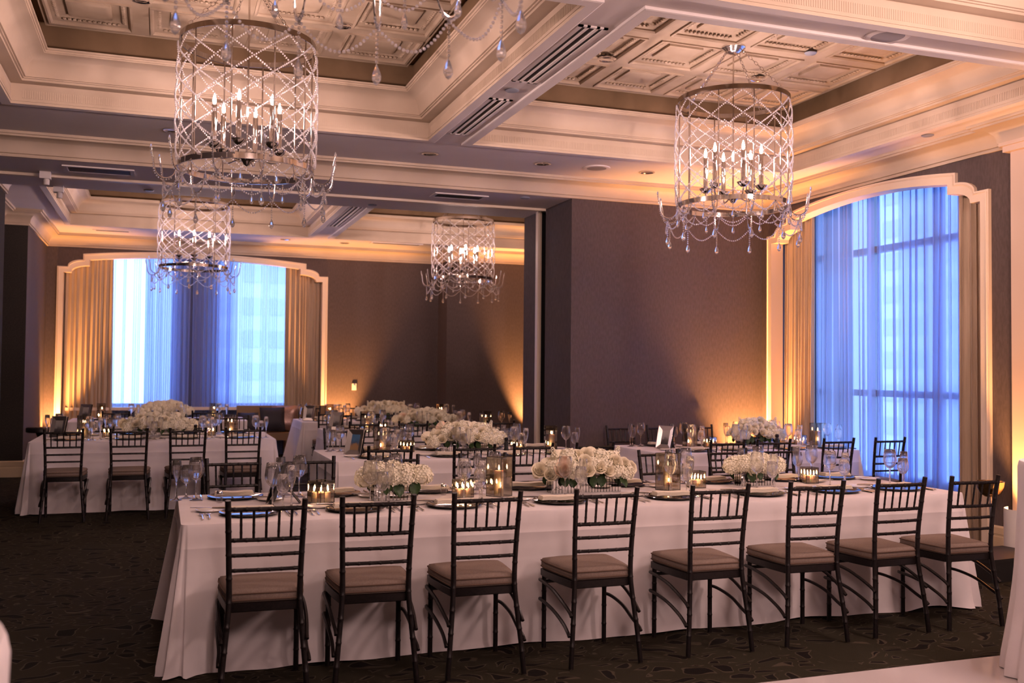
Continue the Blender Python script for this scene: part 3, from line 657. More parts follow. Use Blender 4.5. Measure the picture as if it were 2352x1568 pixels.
table('third', 1.92, 4.18, 11.72, 12.90, 'ivory tablecloth on the third table from front in the centre', 15)
table('fourth', 1.92, 4.36, 14.35, 15.45, 'ivory tablecloth on the farthest centre table, near back wall', 16, .18)
table('window', -1.25, 1.20, 14.90, 16.10, 'ivory tablecloth on the far table before the back window', 17, .18)

# ------------------------------------------------------------------ chiavari chairs
def path_tube(mb, pts, r, n=8, nodes_=(), sub=4):
    """tube through pts with bamboo-like node rings"""
    P = [Vector(p) for p in pts]; Q = []
    for i in range(len(P) - 1):
        a = P[max(i - 1, 0)]; b = P[i]; c = P[i + 1]; d = P[min(i + 2, len(P) - 1)]
        for j in range(sub):
            t = j / sub; Q.append(.5 * ((2 * b) + (c - a) * t + (2 * a - 5 * b + 4 * c - d) * t * t + (3 * b - a - 3 * c + d) * t ** 3))
    Q.append(P[-1]); out = []; rs = []; L = [0]
    for a, b in zip(Q, Q[1:]): L.append(L[-1] + (b - a).length)
    marks = sorted(nodes_)
    for i, q in enumerate(Q):
        out.append(q); rs.append(r)
        if i < len(Q) - 1:
            for mk in marks:
                t0 = mk * L[-1]
                if L[i] < t0 <= L[i + 1]:
                    dv = (Q[i + 1] - q).normalized(); c = q + dv * (t0 - L[i])
                    for dd, k in ((-.006, 1), (-.003, 1.12), (.003, 1.12), (.006, 1)): out.append(c + dv * dd); rs.append(r * k)
    return mb.tube(out, rs, n)
def chair_proto():
    P = []; LQ = 'lacquer'
    def add(name, mb, m=LQ, sm=50, subs=()): P.append((name, mb.mesh(name, m, sm), O0, O0, list(subs)))
    for s in (-1, 1):
        mb = MB(); path_tube(mb, [(s * .198, -.235, .006), (s * .185, -.222, .16), (s * .166, -.196, .36), (s * .160, -.186, .47), (s * .163, -.192, .62), (s * .169, -.215, .80), (s * .173, -.236, .92)], .0135, 8, (.12, .24, .36, .48, .6, .72, .84, .95))
        gl = MB().lathe([(.012, 0), (.012, .008)], 10, (s * .198, -.235, 0), True, True).mesh('glide', 'chrome', 50)
        add('back_post', mb, subs=[('glide', gl, O0, O0)])
        mb = MB(); path_tube(mb, [(s * .182, .185, .006), (s * .182, .185, .20), (s * .182, .185, .415)], .0135, 8, (.25, .5, .75))
        gl = MB().lathe([(.012, 0), (.012, .008)], 10, (s * .182, .185, 0), True, True).mesh('glide', 'chrome', 50)
        add('front_leg', mb, subs=[('glide', gl, O0, O0)])
        for za, zb_ in ((.375, .285), (.270, .185)):
            mb = MB(); path_tube(mb, [(s * .190, .212, za - .004), (s * .204, .19, za), (s * .206, .10, za - .004), (s * .204, -.02, za - .022), (s * .199, -.13, za - .058), (s * (.193 if za > .3 else .203), -.20, zb_), (s * (.193 if za > .3 else .204), -.226, zb_ - .018)], .0095, 7)
            add('side_stretcher', mb)
    def prail(z):   # x half width and y of the back posts at height z
        t = (z - .47) / .45; return .160 + .013 * t, -.186 - .05 * t * t
    for z, r in ((.877, .0105), (.733, .010), (.662, .009), (.592, .009)):
        hw, y = prail(z); mb = MB(); path_tube(mb, [(-hw, y, z), (-hw * .5, y - .006, z), (0, y - .008, z), (hw * .5, y - .006, z), (hw, y, z)], r, 7, (.08, .24, .4, .56, .72, .9))
        add('back_rail', mb)
    for i in range(5):
        f = (i - 2) / 3; a, ya = prail(.877); b, yb = prail(.733)
        mb = MB(); path_tube(mb, [(a * f, ya - .006, .877), ((a + b) / 2 * f, (ya + yb) / 2 - .006, .805), (b * f, yb - .006, .733)], .0062, 6, (.25, .5, .75)); add('spindle', mb)
    mb = MB(); path_tube(mb, [(-.182, .185, .365), (0, .187, .365), (.182, .185, .365)], .0095, 7); add('front_stretcher', mb)
    def outline(k, zz):
        pts = [(-.150, -.185), (.150, -.185), (.172, -.17), (.188, -.06), (.203, .12), (.200, .195), (.12, .212), (-.12, .212), (-.200, .195), (-.203, .12), (-.188, -.06), (-.172, -.17)]
        return [(x * k, y * k, zz) for x, y in pts]
    def stack(levels):
        vs = []; n = 12
        for k, z in levels: vs += outline(k, z)
        return MB().add(vs, [tuple(range(n))[::-1]] + [(i * n + j, i * n + (j + 1) % n, (i + 1) * n + (j + 1) % n, (i + 1) * n + j) for i in range(len(levels) - 1) for j in range(n)] + [tuple((len(levels) - 1) * n + j for j in range(n))])
    add('seat_frame', stack([(.98, .398), (1.0, .402), (1.0, .436), (.97, .440)]), LQ, 40)
    cm = stack([(.95, .440), (.985, .446), (.985, .478), (.96, .494), (.80, .503), (.4, .508)])
    pp = MB()
    for zz in (.452, .482): pp.tube([(p[0], p[1], p[2]) for p in outline(.992, zz)], .004, 5, closed=True)
    add('cushion', cm, 'cushion', 60, [('piping', pp.mesh('piping', 'piping', 60), O0, O0)])
    return P
CHAIR = chair_proto()
def chair(x, y, rz, label, group): spawn(CHAIR, 'chiavari_chair', label, 'chair', (x, y, 0), rz, group)
def row(xs, y, rz, desc, group, jit=.012):
    for i, x in enumerate(xs): chair(x, y + random.uniform(-jit, jit), rz + random.uniform(-.05, .05), 'dark chiavari chair, %s from left, %s' % (ORD[i], desc), group)
row([.475, 1.0, 1.545, 2.19, 2.87, 3.505, 4.085, 4.64], 4.895, 0, 'on near side of the front table', 'chairs along near side of front table')
row([.475, .965, 1.56, 2.23, 2.95, 3.685, 4.30, 4.75], 6.65, PI, 'on far side of the front table', 'chairs along far side of front table')
row([1.74, 2.44, 2.96, 3.52], 7.96, 0, 'on near side of the middle table', 'chairs along near side of middle table')
row([1.75, 2.35, 2.95, 3.5], 9.93, PI, 'on far side of the middle table', 'chairs along far side of middle table')
row([4.86, 5.36, 6.06, 6.66], 7.98, 0, 'on near side of table by right window', 'chairs along near side of right table')
row([4.93, 5.45, 5.95], 9.90, PI, 'on far side of table by right window', 'chairs along far side of right table')
row([-.90, -.30, .25, .80], 10.77, 0, 'on near side of the back left table', 'chairs along near side of back left table')
row([-.72, -.05, .45, .90], 12.94, PI, 'on far side of the back left table', 'chairs along far side of back left table')
row([2.25, 2.85, 3.4, 3.95], 11.70, 0, 'on near side of third centre table', 'chairs along near side of third table')
row([2.35, 2.95, 3.5, 4.0], 13.53, PI, 'on far side of third centre table', 'chairs along far side of third table')
row([2.3, 2.9, 3.5, 4.0], 14.43, 0, 'on near side of farthest centre table', 'chairs along near side of farthest table')
row([2.3, 2.9, 3.5, 4.05], 16.16, PI, 'on far side of farthest centre table', 'chairs along far side of farthest table')
row([-.6, .05, .6], 14.99, 0, 'on near side of far window table', 'chairs along near side of window table')

# ------------------------------------------------------------------ tableware
def stemmed(name, foot, stem_h, bowl, n=20):
    """solid foot and stem, thin bowl with a rounded rim"""
    a = MB(); a.lathe([(.0005, 0), (foot, .0005), (foot + .001, .002), (foot * .55, .005), (.007, .013), (.0042, .03), (.004, stem_h - .015), (.006, stem_h - .004), (.009, stem_h + .002), (.0005, stem_h + .005)], n); k = len(a.f)
    inner = [(max(.0006, x - .0011), z + (.0012 if q == 0 else 0)) for q, (x, z) in enumerate(bowl)]
    a.lathe([(.0005, stem_h + .003)] + bowl + [(bowl[-1][0] - .0005, bowl[-1][1] + .0006)] + inner[::-1] + [(.0005, stem_h + .0055)], n)
    return a.mesh(name, 'stem', 60)
WG = stemmed('wine_glass', .037, .115, [(.016, .121), (.033, .138), (.044, .162), (.0465, .182), (.042, .218), (.0365, .252)])
FL = stemmed('champagne_flute', .033, .10, [(.008, .112), (.016, .135), (.024, .170), (.027, .198), (.0245, .238)], 18)
WT = stemmed('white_wine_glass', .034, .085, [(.018, .090), (.033, .112), (.038, .135), (.0355, .165), (.031, .197)])
CG = MB().lathe([(.0005, .004), (.11, .004), (.125, .008), (.155, .016), (.163, .018), (.165, .015), (.155, .010), (.12, .0), (.0005, .0)], 40).mesh('charger_plate', 'charger', 60)
BP = MB().lathe([(.0005, .004), (.05, .004), (.06, .008), (.078, .014), (.079, .012), (.058, .002), (.0005, .0)], 28).mesh('bread_plate', 'porcelain', 60)
def napkin():
    mb = MB()
    def layer(z0, z1, dx, dy):
        N = 10
        def fn(u, v):
            a = 2 * PI * v; x = (u - .5) * (.23 + dx); y = (.044 + dy) * math.copysign(abs(math.cos(a)) ** .45, math.cos(a)); z = (z0 + z1) / 2 + (z1 - z0) / 2 * math.copysign(abs(math.sin(a)) ** .3, math.sin(a))
            return (x, y + .006 * math.sin(u * 5), z + .002 * math.sin(u * 9))
        b = len(mb.v); mb.grid(fn, N, 17); mb.add([mb.v[b + j * N] for j in range(16)], [tuple(range(16))]); mb.add([mb.v[b + j * N + N - 1] for j in range(16)], [tuple(range(16))[::-1]])
    layer(0, .009, 0, .0); layer(.0085, .017, -.006, -.002); layer(.0165, .024, -.012, -.004)
    return mb.mesh('folded_napkin', 'napkin', 50)
NP = napkin()
def flat(pts, z=.0, th=.003): return MB().poly(pts, z, z + th)
def fork():
    mb = MB()
    mb.tube([(0, -.10, .004), (0, -.04, .004), (0, .02, .007), (0, .045, .006)], [.0052, .004, .0028, .003], 6)
    mb.poly([(-.003, .042), (.003, .042), (.011, .055), (.012, .068), (-.012, .068), (-.011, .055)], .004, .007)
    for i in range(4): mb.box((-.0102 + i * .0068, .085, .0055), (.0036, .036, .0025))
    return mb.mesh('dinner_fork', 'silver', 40)
def knife():
    mb = MB(); mb.tube([(0, -.11, .005), (0, -.06, .006), (0, .0, .005)], [.006, .0065, .005], 7); mb.poly([(-.005, .0), (.004, .0), (.007, .05), (.006, .10), (-.001, .122), (-.005, .11)], .003, .0055); return mb.mesh('dinner_knife', 'silver', 40)
def spoon():
    mb = MB(); mb.tube([(0, -.09, .004), (0, -.03, .004), (0, .035, .006)], [.005, .0035, .003], 6)
    def fn(u, v):
        a = 2 * PI * u; return (.019 * v * math.cos(a), .06 + .029 * v * math.sin(a), .003 + .007 * v * v)
    mb.grid(fn, 14, 4, True); return mb.mesh('soup_spoon', 'silver', 60)
FK, KN, SN = fork(), knife(), spoon()
TN = dict(front='front table', middle='middle table', right='table by right window', left='back left table', third='third centre table', fourth='farthest centre table', window='far window table')
def setting(key, i, x, far, level, tail=''):
    x = x * K; x0, x1, y0, y1 = TABLES[key]; s = -1 if far else 1; ye = y1 if far else y0; z = TZ + .0005
    wh = '%s from left, %s side of %s' % (ORD[i], 'far' if far else 'near', TN[key]); rz = PI if far else 0
    P = lambda dx, dy: (x + s * dx, ye + s * dy, z)
    cy_ = .215 if far else .285
    def put(name, me, pos, label, cat, grp, dz=0, rr=0): tag(inst(name, me, None, (pos[0], pos[1], pos[2] + dz), (0, 0, rz + rr)), label, cat, grp + ', ' + TN[key])
    jx = lambda: random.uniform(-.012, .012)
    put('charger_plate', CG, P(0, cy_), 'dark mirrored charger plate, ' + wh, 'plate', 'charger plates')
    put('folded_napkin', NP, P(jx(), cy_), 'folded ivory napkin on charger, ' + wh, 'napkin', 'folded napkins', .0185, random.uniform(-.06, .06))
    gx, gy = (.26, .235) if far else (.165, .50)
    if key in ('left', 'third', 'fourth', 'window'): gx, gy = .22, .33
    put('wine_glass', WG, P(gx - .035 + jx(), gy + .01 + jx()), 'large clear wine glass, ' + wh, 'glass', 'wine glasses', 0, random.uniform(0, 3))
    put('champagne_flute', FL, P(gx + .075 + jx(), gy - .02 + jx()), 'slim champagne flute, ' + wh, 'glass', 'champagne flutes')
    if level > 1:
        put('white_wine_glass', WT, P(gx + .015 + jx(), gy - .09 + jx()), 'small clear white wine glass, ' + wh, 'glass', 'white wine glasses')
        put('bread_plate', BP, P(-.19 + jx(), .45 if not far else .38), 'small ivory bread plate, ' + wh, 'plate', 'bread plates')
        put('dinner_fork', FK, P(-.215, cy_ - .04), 'silver dinner fork left of charger, ' + wh, 'cutlery', 'dinner forks')
        put('dinner_knife', KN, P(.195, cy_ - .03), 'silver dinner knife right of charger, ' + wh, 'cutlery', 'dinner knives')
    if level > 2:
        put('salad_fork', FK, P(-.25, cy_ - .05), 'outer silver salad fork, ' + wh, 'cutlery', 'salad forks')
        put('soup_spoon', SN, P(.235, cy_ - .03), 'silver soup spoon beside knife, ' + wh, 'cutlery', 'soup spoons')
        put('butter_knife', KN, P(-.19, .45 if not far else .38), 'silver butter knife on bread plate, ' + wh, 'cutlery', 'butter knives', .0145, 1.2)
for i, x in enumerate([.45, 1.0, 1.56, 2.20, 2.93, 3.56, 4.13, 4.62]): setting('front', i, x, False, 3)
for i, x in enumerate([.42, 1.0, 1.60, 2.25, 2.95, 3.62, 4.20, 4.66]): setting('front', i, x, True, 3)
for i, x in enumerate([1.76, 2.42, 2.98, 3.50]): setting('middle', i, x, False, 2); setting('middle', i, x + .03, True, 2)
for i, x in enumerate([4.88, 5.38, 6.02, 6.52]): setting('right', i, x, False, 2); setting('right', i, x, True, 2)
for i, x in enumerate([-.90, -.30, .25, .82]): setting('left', i, x, False, 2); setting('left', i, x, True, 2)
for i, x in enumerate([2.28, 2.88, 3.42, 3.98]): setting('third', i, x, False, 1); setting('third', i, x, True, 1)
for i, x in enumerate([2.28, 2.88, 3.42, 3.98]): setting('fourth', i, x, False, 1); setting('fourth', i, x, True, 1)
for i, x in enumerate([-.6, .05, .62]): setting('window', i, x, False, 1)

# ------------------------------------------------------------------ candles in smoky glass
def lantern_proto(wd, h):
    P = []; t = .0026; a = wd / 2
    pane = MB().box((0, -a + t / 2, h / 2), (wd - 2 * t, t, h)).mesh('pane', 'smoky')
    for k in range(4): P.append(('pane', pane, O0, (0, 0, k * PI / 2), []))
    P.append(('bottom_glass', MB().box((0, 0, .003), (wd - 2 * t, wd - 2 * t, .006)).mesh('bottom_glass', 'mirror_dark'), O0, O0, []))
    e = MB()
    for sx in (-1, 1):
        for s2 in (-1, 1): e.box((sx * (a - t / 2), s2 * (a - t / 2), h / 2), (t, t, h))
    for k in range(4):
        c, s_ = round(math.cos(k * PI / 2)), round(math.sin(k * PI / 2)); e.box((c * (a - t / 2), s_ * (a - t / 2), .0015), (t if c else wd, t if s_ else wd, .003)); e.box((c * (a - t / 2), s_ * (a - t / 2), h), (t if c else wd, t if s_ else wd, .002))
    P.append(('edge_frame', e.mesh('edge_frame', 'black'), O0, O0, [])); return P
def candle_proto(r, h):
    fl = MB().lathe([(.0008, -.001), (.0035, .004), (.0048, .010), (.0035, .019), (.0006, .031)], 8).mesh('flame', 'flame', 180)
    return [('wax', MB().lathe([(.0005, 0), (r, 0), (r, h - .004), (r - .004, h), (r * .5, h - .003), (.0005, h - .004)], 18).mesh('wax', 'wax', 50), O0, O0, []),
            ('wick', MB().tube([(0, 0, h - .005), (.001, 0, h + .008)], .001, 5).mesh('wick', 'black'), O0, O0, []), ('flame', fl, (0, 0, h + .005), O0, [])]
TALL, LOW, CUBE = lantern_proto(.118, .245), lantern_proto(.098, .112), lantern_proto(.112, .130)
PIL, VOT, VOS = candle_proto(.031, .15), candle_proto(.0175, .058), candle_proto(.0155, .048)
def lantern(kind, x, y, rz, where, n=4):
    x, y = x * K, y * K
    z = TZ + .0005
    pr, nm = {'tall': (TALL, 'tall square smoky glass candle holder'), 'low': (LOW, 'low smoky glass cube of small candles'), 'cube': (CUBE, 'smoky glass cube of lit votive candles')}[kind]
    spawn(pr, 'candle_holder', nm + ', ' + where, 'candle holder', (x, y, z), rz, kind + ' candle holders')
    def put(proto, dx, dy, lb, g):
        c, s_ = math.cos(rz), math.sin(rz); spawn(proto, 'candle', lb + ', ' + where, 'candle', (x + dx * c - dy * s_, y + dx * s_ + dy * c, z + .0065), random.uniform(0, 3), g)
    if kind == 'tall': put(PIL, .015, .014, 'lit pillar candle in tall holder', 'pillar candles'); put(VOS, -.030, -.034, 'small lit candle in tall holder', 'small candles in tall holders')
    else:
        d = .028 if kind == 'cube' else .0235
        for j, (dx, dy) in enumerate([(-d, -d), (d, -d), (-d, d), (d, d), (0, 0)][:n]):
            put(VOT if kind == 'cube' else VOS, dx, dy, 'lit votive candle in the cube, %s' % ['front left', 'front right', 'back left', 'back right', 'middle'][j], 'votive candles, ' + where)
lantern('cube', .867, 5.66, .62, 'front table left end', 4)
lantern('low', 1.719, 5.68, .62, 'front table left of tall holder', 4)
lantern('tall', 1.953, 5.69, .60, 'front table left of big bouquet', 0)
lantern('tall', 3.113, 5.69, .35, 'front table right of big bouquet', 0)
lantern('low', 3.365, 5.76, -.1, 'front table right of tall holder', 4)
lantern('low', 4.289, 5.80, -.15, 'front table right end', 4)
lantern('tall', 1.93, 8.98, .25, 'middle table left end', 0)
lantern('low', 2.17, 8.98, .5, 'middle table left of bouquet', 3)
lantern('low', 3.20, 8.80, .3, 'middle table right of bouquet', 3)
lantern('tall', 3.56, 8.85, -.25, 'middle table right end', 0)
lantern('tall', 5.08, 8.83, -.1, 'right window table left end', 0)
lantern('low', 5.30, 8.80, .2, 'right window table left of bouquet', 3)
lantern('low', 6.44, 8.86, .1, 'right window table right of bouquet', 3)
lantern('tall', 6.63, 8.82, .1, 'right window table right end', 0)
lantern('tall', -.79, 11.60, .3, 'back left table left end', 0)
lantern('low', -.56, 11.62, .1, 'back left table left of bouquet', 3)
lantern('low', .53, 11.66, .2, 'back left table right of bouquet', 3)
lantern('tall', .75, 11.62, .4, 'back left table right end', 0)
lantern('tall', 2.45, 12.30, .2, 'third table left end', 0)
lantern('low', 2.62, 12.15, .2, 'third table left of bouquet', 3)
lantern('tall', 4.02, 12.30, .3, 'third table right end', 0)
lantern('tall', 2.40, 14.95, .1, 'farthest table left end', 0)
lantern('tall', 4.15, 14.95, .1, 'farthest table right end', 0)
lantern('tall', -.83, 15.5, .1, 'window table left end', 0)
lantern('tall', .74, 15.5, .1, 'window table right end', 0)

# ------------------------------------------------------------------ flowers
def hydrangea_mesh(seed, R=.058):
    rnd = random.Random(seed); mb = MB(); N = 125
    mb.ball((0, 0, 0), R * .8, 10, 6)
    for i in range(N):
        z = 1 - 1.72 * (i + .5) / N; r = math.sqrt(max(0, 1 - z * z)); a = i * 2.39996
        n = Vector((r * math.cos(a), r * math.sin(a), z)); t = n.orthogonal().normalized(); b = n.cross(t); rot = rnd.uniform(0, 1.5); c = n * R * rnd.uniform(.93, 1.07); sz = rnd.uniform(.0088, .0118)
        nn = (n + Vector((rnd.uniform(-.4, .4), rnd.uniform(-.4, .4), rnd.uniform(-.4, .4)))).normalized(); t = nn.orthogonal().normalized(); b = nn.cross(t)
        for k in range(4):
            q = rot + k * PI / 2; d1 = t * math.cos(q) + b * math.sin(q); d2 = nn.cross(d1)
            mb.add([c - nn * .003, c + d1 * sz * .6 + d2 * sz * .55 + nn * .001, c + d1 * sz * 1.25 + nn * .003, c + d1 * sz * .6 - d2 * sz * .55 + nn * .001], [(0, 1, 2), (0, 2, 3)])
    return mb.mesh('hydrangea_bloom', 'hydrangea')
def rose_mesh(seed, m, R=.042):
    rnd = random.Random(seed); mb = MB()
    for ri, (rad, h, n, tilt) in enumerate([(.10, .62, 3, -.1), (.26, .66, 4, .0), (.45, .62, 5, .16), (.66, .52, 6, .42), (.86, .36, 7, .8)]):
        for k in range(n):
            a0 = 2 * PI * k / n + ri * .7 + rnd.uniform(-.1, .1); wd = 2 * PI / n * .72
            def fn(u, v):
                a = a0 + (u - .5) * 2 * wd; e = 1 - .32 * abs(2 * u - 1) ** 2.2; rr = R * (rad * (.55 + .45 * v) + tilt * .35 * v * v + .02 * math.sin(u * 7 + k)); return (rr * math.cos(a), rr * math.sin(a), R * (h * v * e * 1.25 - .35 * (1 - v)))
            mb.grid(fn, 6, 4)
    return mb.mesh('rose_bloom', m, 180)
def leaf_mesh():
    def fn(u, v):
        wv = .032 * math.sin(PI * min(1, v * .96 + .04)) ** .8; x = (u - .5) * 2 * wv; return (x, v * .085, -.25 * v * v * .085 + abs(u - .5) * .012 + .003 * math.sin(v * 9))
    return MB().grid(fn, 5, 7).mesh('leaf', 'leaf', 180)
def stock_mesh():
    mb = MB(); rnd = random.Random(4); mb.tube([(0, 0, 0), (.004, 0, .05), (.006, 0, .10)], .002, 5)
    for i in range(26):
        z = .03 + .07 * i / 26; a = i * 2.4; r = .016 * (1 - .7 * i / 26) + .003; mb.ball((r * math.cos(a), r * math.sin(a), z), .0085 * (1 - .5 * i / 26), 5, 3)
    return mb.mesh('stock_spray', 'hydrangea', 180)
HY = [hydrangea_mesh(i) for i in range(3)]; HS = [hydrangea_mesh(9, .046)]
RO = [rose_mesh(1, 'rose'), rose_mesh(2, 'rose'), rose_mesh(3, 'blush')]; LF = leaf_mesh(); SK = stock_mesh()
def trough(L, D, H):
    mb = MB(); mb.box((0, 0, H / 2), (L - .012, D - .012, H))
    sl = []
    n = max(6, int(L / .021))
    for i in range(n):
        for s in (-1, 1): sl.append((-L / 2 + (i + .5) * L / n, s * D / 2, 0))
    m2 = max(3, int(D / .021))
    for i in range(m2):
        for s in (-1, 1): sl.append((s * L / 2, -D / 2 + (i + .5) * D / m2, 1))
    return mb.mesh('vase', 'mirror_dark'), sl
SLAT = [MB().box((0, 0, .05), (.0165, .007, .10)).mesh('mirror_slat', 'mirror'), MB().box((0, 0, .05), (.007, .0165, .10)).mesh('mirror_slat', 'mirror')]
def bouquet(x, y, rz, L, D, top, style, label, seed, name='flower_arrangement'):
    x, y = x * K, y * K; rnd = random.Random(seed); t = thing(name, label, 'flowers', (x, y, TZ + .0005), rz, 'white flower arrangements'); H = .10
    VL = L * .74; me, sl = trough(VL, .10, H); v = inst('vase', me, t)
    for a, b, c in sl: inst('mirror_slat', SLAT[c], v, (a, b, 0))
    pts = []
    nx = max(3, int(round(L / .085)))
    for lvl, (zz, dd, sx) in enumerate(((H + .042, D * .5, 1.0), (H + .02 + top * .55, D * .33, .86), (H + .02 + top, 0, .66))):
        for i in range(nx - (lvl == 2)):
            u = (i + .5) / (nx - (lvl == 2)) - .5
            for s in ((-1, 1) if dd else (0,)): pts.append((u * L * sx + rnd.uniform(-.012, .012), s * dd * (1 - .5 * abs(2 * u) ** 3) + rnd.uniform(-.01, .01), zz - .25 * top * abs(2 * u) ** 2 + rnd.uniform(-.012, .012)))
    for s in (-1, 1): pts.append((s * L * .5, rnd.uniform(-.02, .02), H + .035))
    for i, (a, b, c) in enumerate(pts):
        k = rnd.random(); lean = (-b * 5 + rnd.uniform(-.3, .3) if b else rnd.uniform(-.2, .2), a * 1.6 + rnd.uniform(-.25, .25), rnd.uniform(0, 6))
        if style == 'mix' and k < .5:
            j = 2 if k < .06 else rnd.randrange(2)
            o = inst('rose_bloom', RO[j], t, (a, b - (.012 if b < 0 else -.012 if b > 0 else 0), c + .012), (min(1.2, 1.05) if b < 0 else -1.05 if b > 0 else rnd.uniform(-.3, .3), lean[1], 0), rnd.uniform(.95, 1.2))
        else: inst('hydrangea_bloom', rnd.choice(HY if style != 'small' else HY), t, (a, b, c), lean, rnd.uniform(.88, 1.1))
    for i in range(8 if L > .5 else 5):
        s = -1 if i % 3 else 1; inst('leaf', LF, t, ((i + .5) / (8 if L > .5 else 5) * VL * 1.1 - VL * .55, s * .055, H + .012), (rnd.uniform(-1.25, -.8), 0, (PI if s < 0 else 0) + rnd.uniform(-.5, .5)), rnd.uniform(.8, 1.15))
    if style == 'mix':
        for a in (-.30, .34): inst('stock_spray', SK, t, (a * L, .0, H + top * .9), (rnd.uniform(-.1, .1), a * .9, 0))
    return t
bouquet(1.303, 5.70, .05, .36, .14, .045, 'hyd', 'small low white hydrangea arrangement near left end of front table', 21)
bouquet(2.544, 5.75, .03, .66, .20, .11, 'mix', 'large white rose and hydrangea arrangement at middle of front table', 22)
bouquet(3.832, 5.78, -.02, .36, .14, .045, 'hyd', 'small low white hydrangea arrangement toward right end of front table', 23)
bouquet(2.69, 8.86, .03, .74, .22, .12, 'mix', 'large ivory flower arrangement on the middle table', 24)
bouquet(5.92, 8.90, -.05, .60, .20, .13, 'mix', 'white rose arrangement on the table by right window', 25)
bouquet(-.03, 11.68, 0, .74, .24, .10, 'mix', 'wide white flower arrangement on back left table', 26)
bouquet(3.21, 12.34, .0, .78, .18, .11, 'mix', 'ivory flower arrangement on third centre table', 27)
bouquet(3.24, 14.90, .0, .84, .16, .12, 'mix', 'white flower arrangement on the farthest centre table', 28)
bouquet(.05, 15.55, .0, .74, .22, .12, 'hyd', 'white flower mound on the far table before back window', 29)

# ------------------------------------------------------------------ photo frames, mills
def frame_proto(photo, wd=.18, h=.235):
    T = .28; R = Matrix.Rotation(-T, 4, 'X'); P = []; bw = .045
    def rim():
        mb = MB(); o_ = [(-wd / 2, 0), (wd / 2, 0), (wd / 2, h), (-wd / 2, h)]; i_ = [(-wd / 2 + bw, bw), (wd / 2 - bw, bw), (wd / 2 - bw, h - bw), (-wd / 2 + bw, h - bw)]
        for k in range(4):
            l = (k + 1) % 4; mb.quad((o_[k][0], -.022, o_[k][1]), (o_[l][0], -.022, o_[l][1]), (i_[l][0], -.006, i_[l][1]), (i_[k][0], -.006, i_[k][1]))
        mb.v = [tuple(R @ Vector(v)) for v in mb.v]; return mb
    P.append(('bevel_border', rim().mesh('bevel_border', 'bevel'), O0, O0, []))
    e = MB(); o_ = [(-wd / 2, 0), (wd / 2, 0), (wd / 2, h), (-wd / 2, h)]
    e.tube([R @ Vector((a, -.022, b)) for a, b in o_], .003, 5, closed=True); P.append(('metal_edge', e.mesh('metal_edge', 'nickel'), O0, O0, []))
    P.append(('picture', MB().box((0, -.005, h / 2), (wd - 2 * bw, .003, h - 2 * bw), mtx=R).mesh('picture', photo), O0, O0, []))
    P.append(('backboard', MB().box((0, .004, h / 2), (wd, .008, h), mtx=R).mesh('backboard', 'black'), O0, O0, []))
    P.append(('easel_leg', MB().add([(-.03, .045, .14), (.03, .045, .14), (.03, .16, .0), (-.03, .16, 0), (-.03, .050, .14), (.03, .050, .14), (.03, .166, 0), (-.03, .166, 0)], [(0, 1, 2, 3), (7, 6, 5, 4), (0, 4, 5, 1), (1, 5, 6, 2), (2, 6, 7, 3), (3, 7, 4, 0)]).mesh('easel_leg', 'black'), O0, O0, []))
    return P
FC, FG = frame_proto('photo_colour'), frame_proto('photo_grey')
def pframe(pr, x, y, rz, lb): spawn(pr, 'picture_frame', lb, 'picture frame', (x * K, y * K, TZ + .004), rz, 'mirrored picture frames')
pframe(FG, .60, 5.72, -PI / 2 - .25, 'black easel back of a picture frame on front table, left end')
pframe(FC, 1.62, 8.74, -.80, 'mirrored picture frame with blue and brown photo on middle table')
pframe(FG, 4.74, 8.75, -1.1, 'mirrored picture frame with grey photo on table by right window')
pframe(FG, 2.06, 12.38, -.77, 'mirrored picture frame on left end of third centre table')
pframe(FG, 2.05, 14.70, -.6, 'silver picture frame with grey photo on farthest centre table')
pframe(FG, -1.06, 11.66, -.5, 'dark picture frame on left end of back left table')
pframe(FG, -1.05, 15.45, -.5, 'small picture frame on left end of far window table')
MILL = [('mill_body', MB().lathe([(.0005, 0), (.026, 0), (.026, .02), (.019, .05), (.022, .08), (.018, .105), (.0005, .105)], 16).mesh('mill_body', 'black', 50), O0, O0, []), ('mill_head', MB().lathe([(.0005, .106), (.017, .108), (.022, .125), (.018, .142), (.0005, .148)], 16).mesh('mill_head', 'lacquer', 50), O0, O0, [])]
for x, y, lb in ((3.06, 8.72, 'black pepper mill beside the middle table bouquet'), (.36, 11.42, 'black pepper mill before the back left bouquet'), (5.98, 8.62, 'black pepper mill before the right window bouquet')): spawn(MILL, 'pepper_mill', lb, 'mill', (x * K, y * K, TZ + .0005))
SHK = [('shaker_glass', MB().lathe([(.0005, 0), (.018, 0), (.02, .03), (.016, .055)], 14).mesh('shaker_glass', 'stemware', 50), O0, O0, []), ('shaker_cap', MB().lathe([(.017, .052), (.017, .062), (.011, .072), (.0005, .075)], 14).mesh('shaker_cap', 'silver', 50), O0, O0, [])]
for x, y, lb in ((1.64, 5.83, 'silver-capped salt shaker behind low candles on front table'), (.32, 5.83, 'silver-capped salt shaker by left glasses on front table')): spawn(SHK, 'salt_shaker', lb, 'shaker', (x * K, y * K, TZ + .0005))

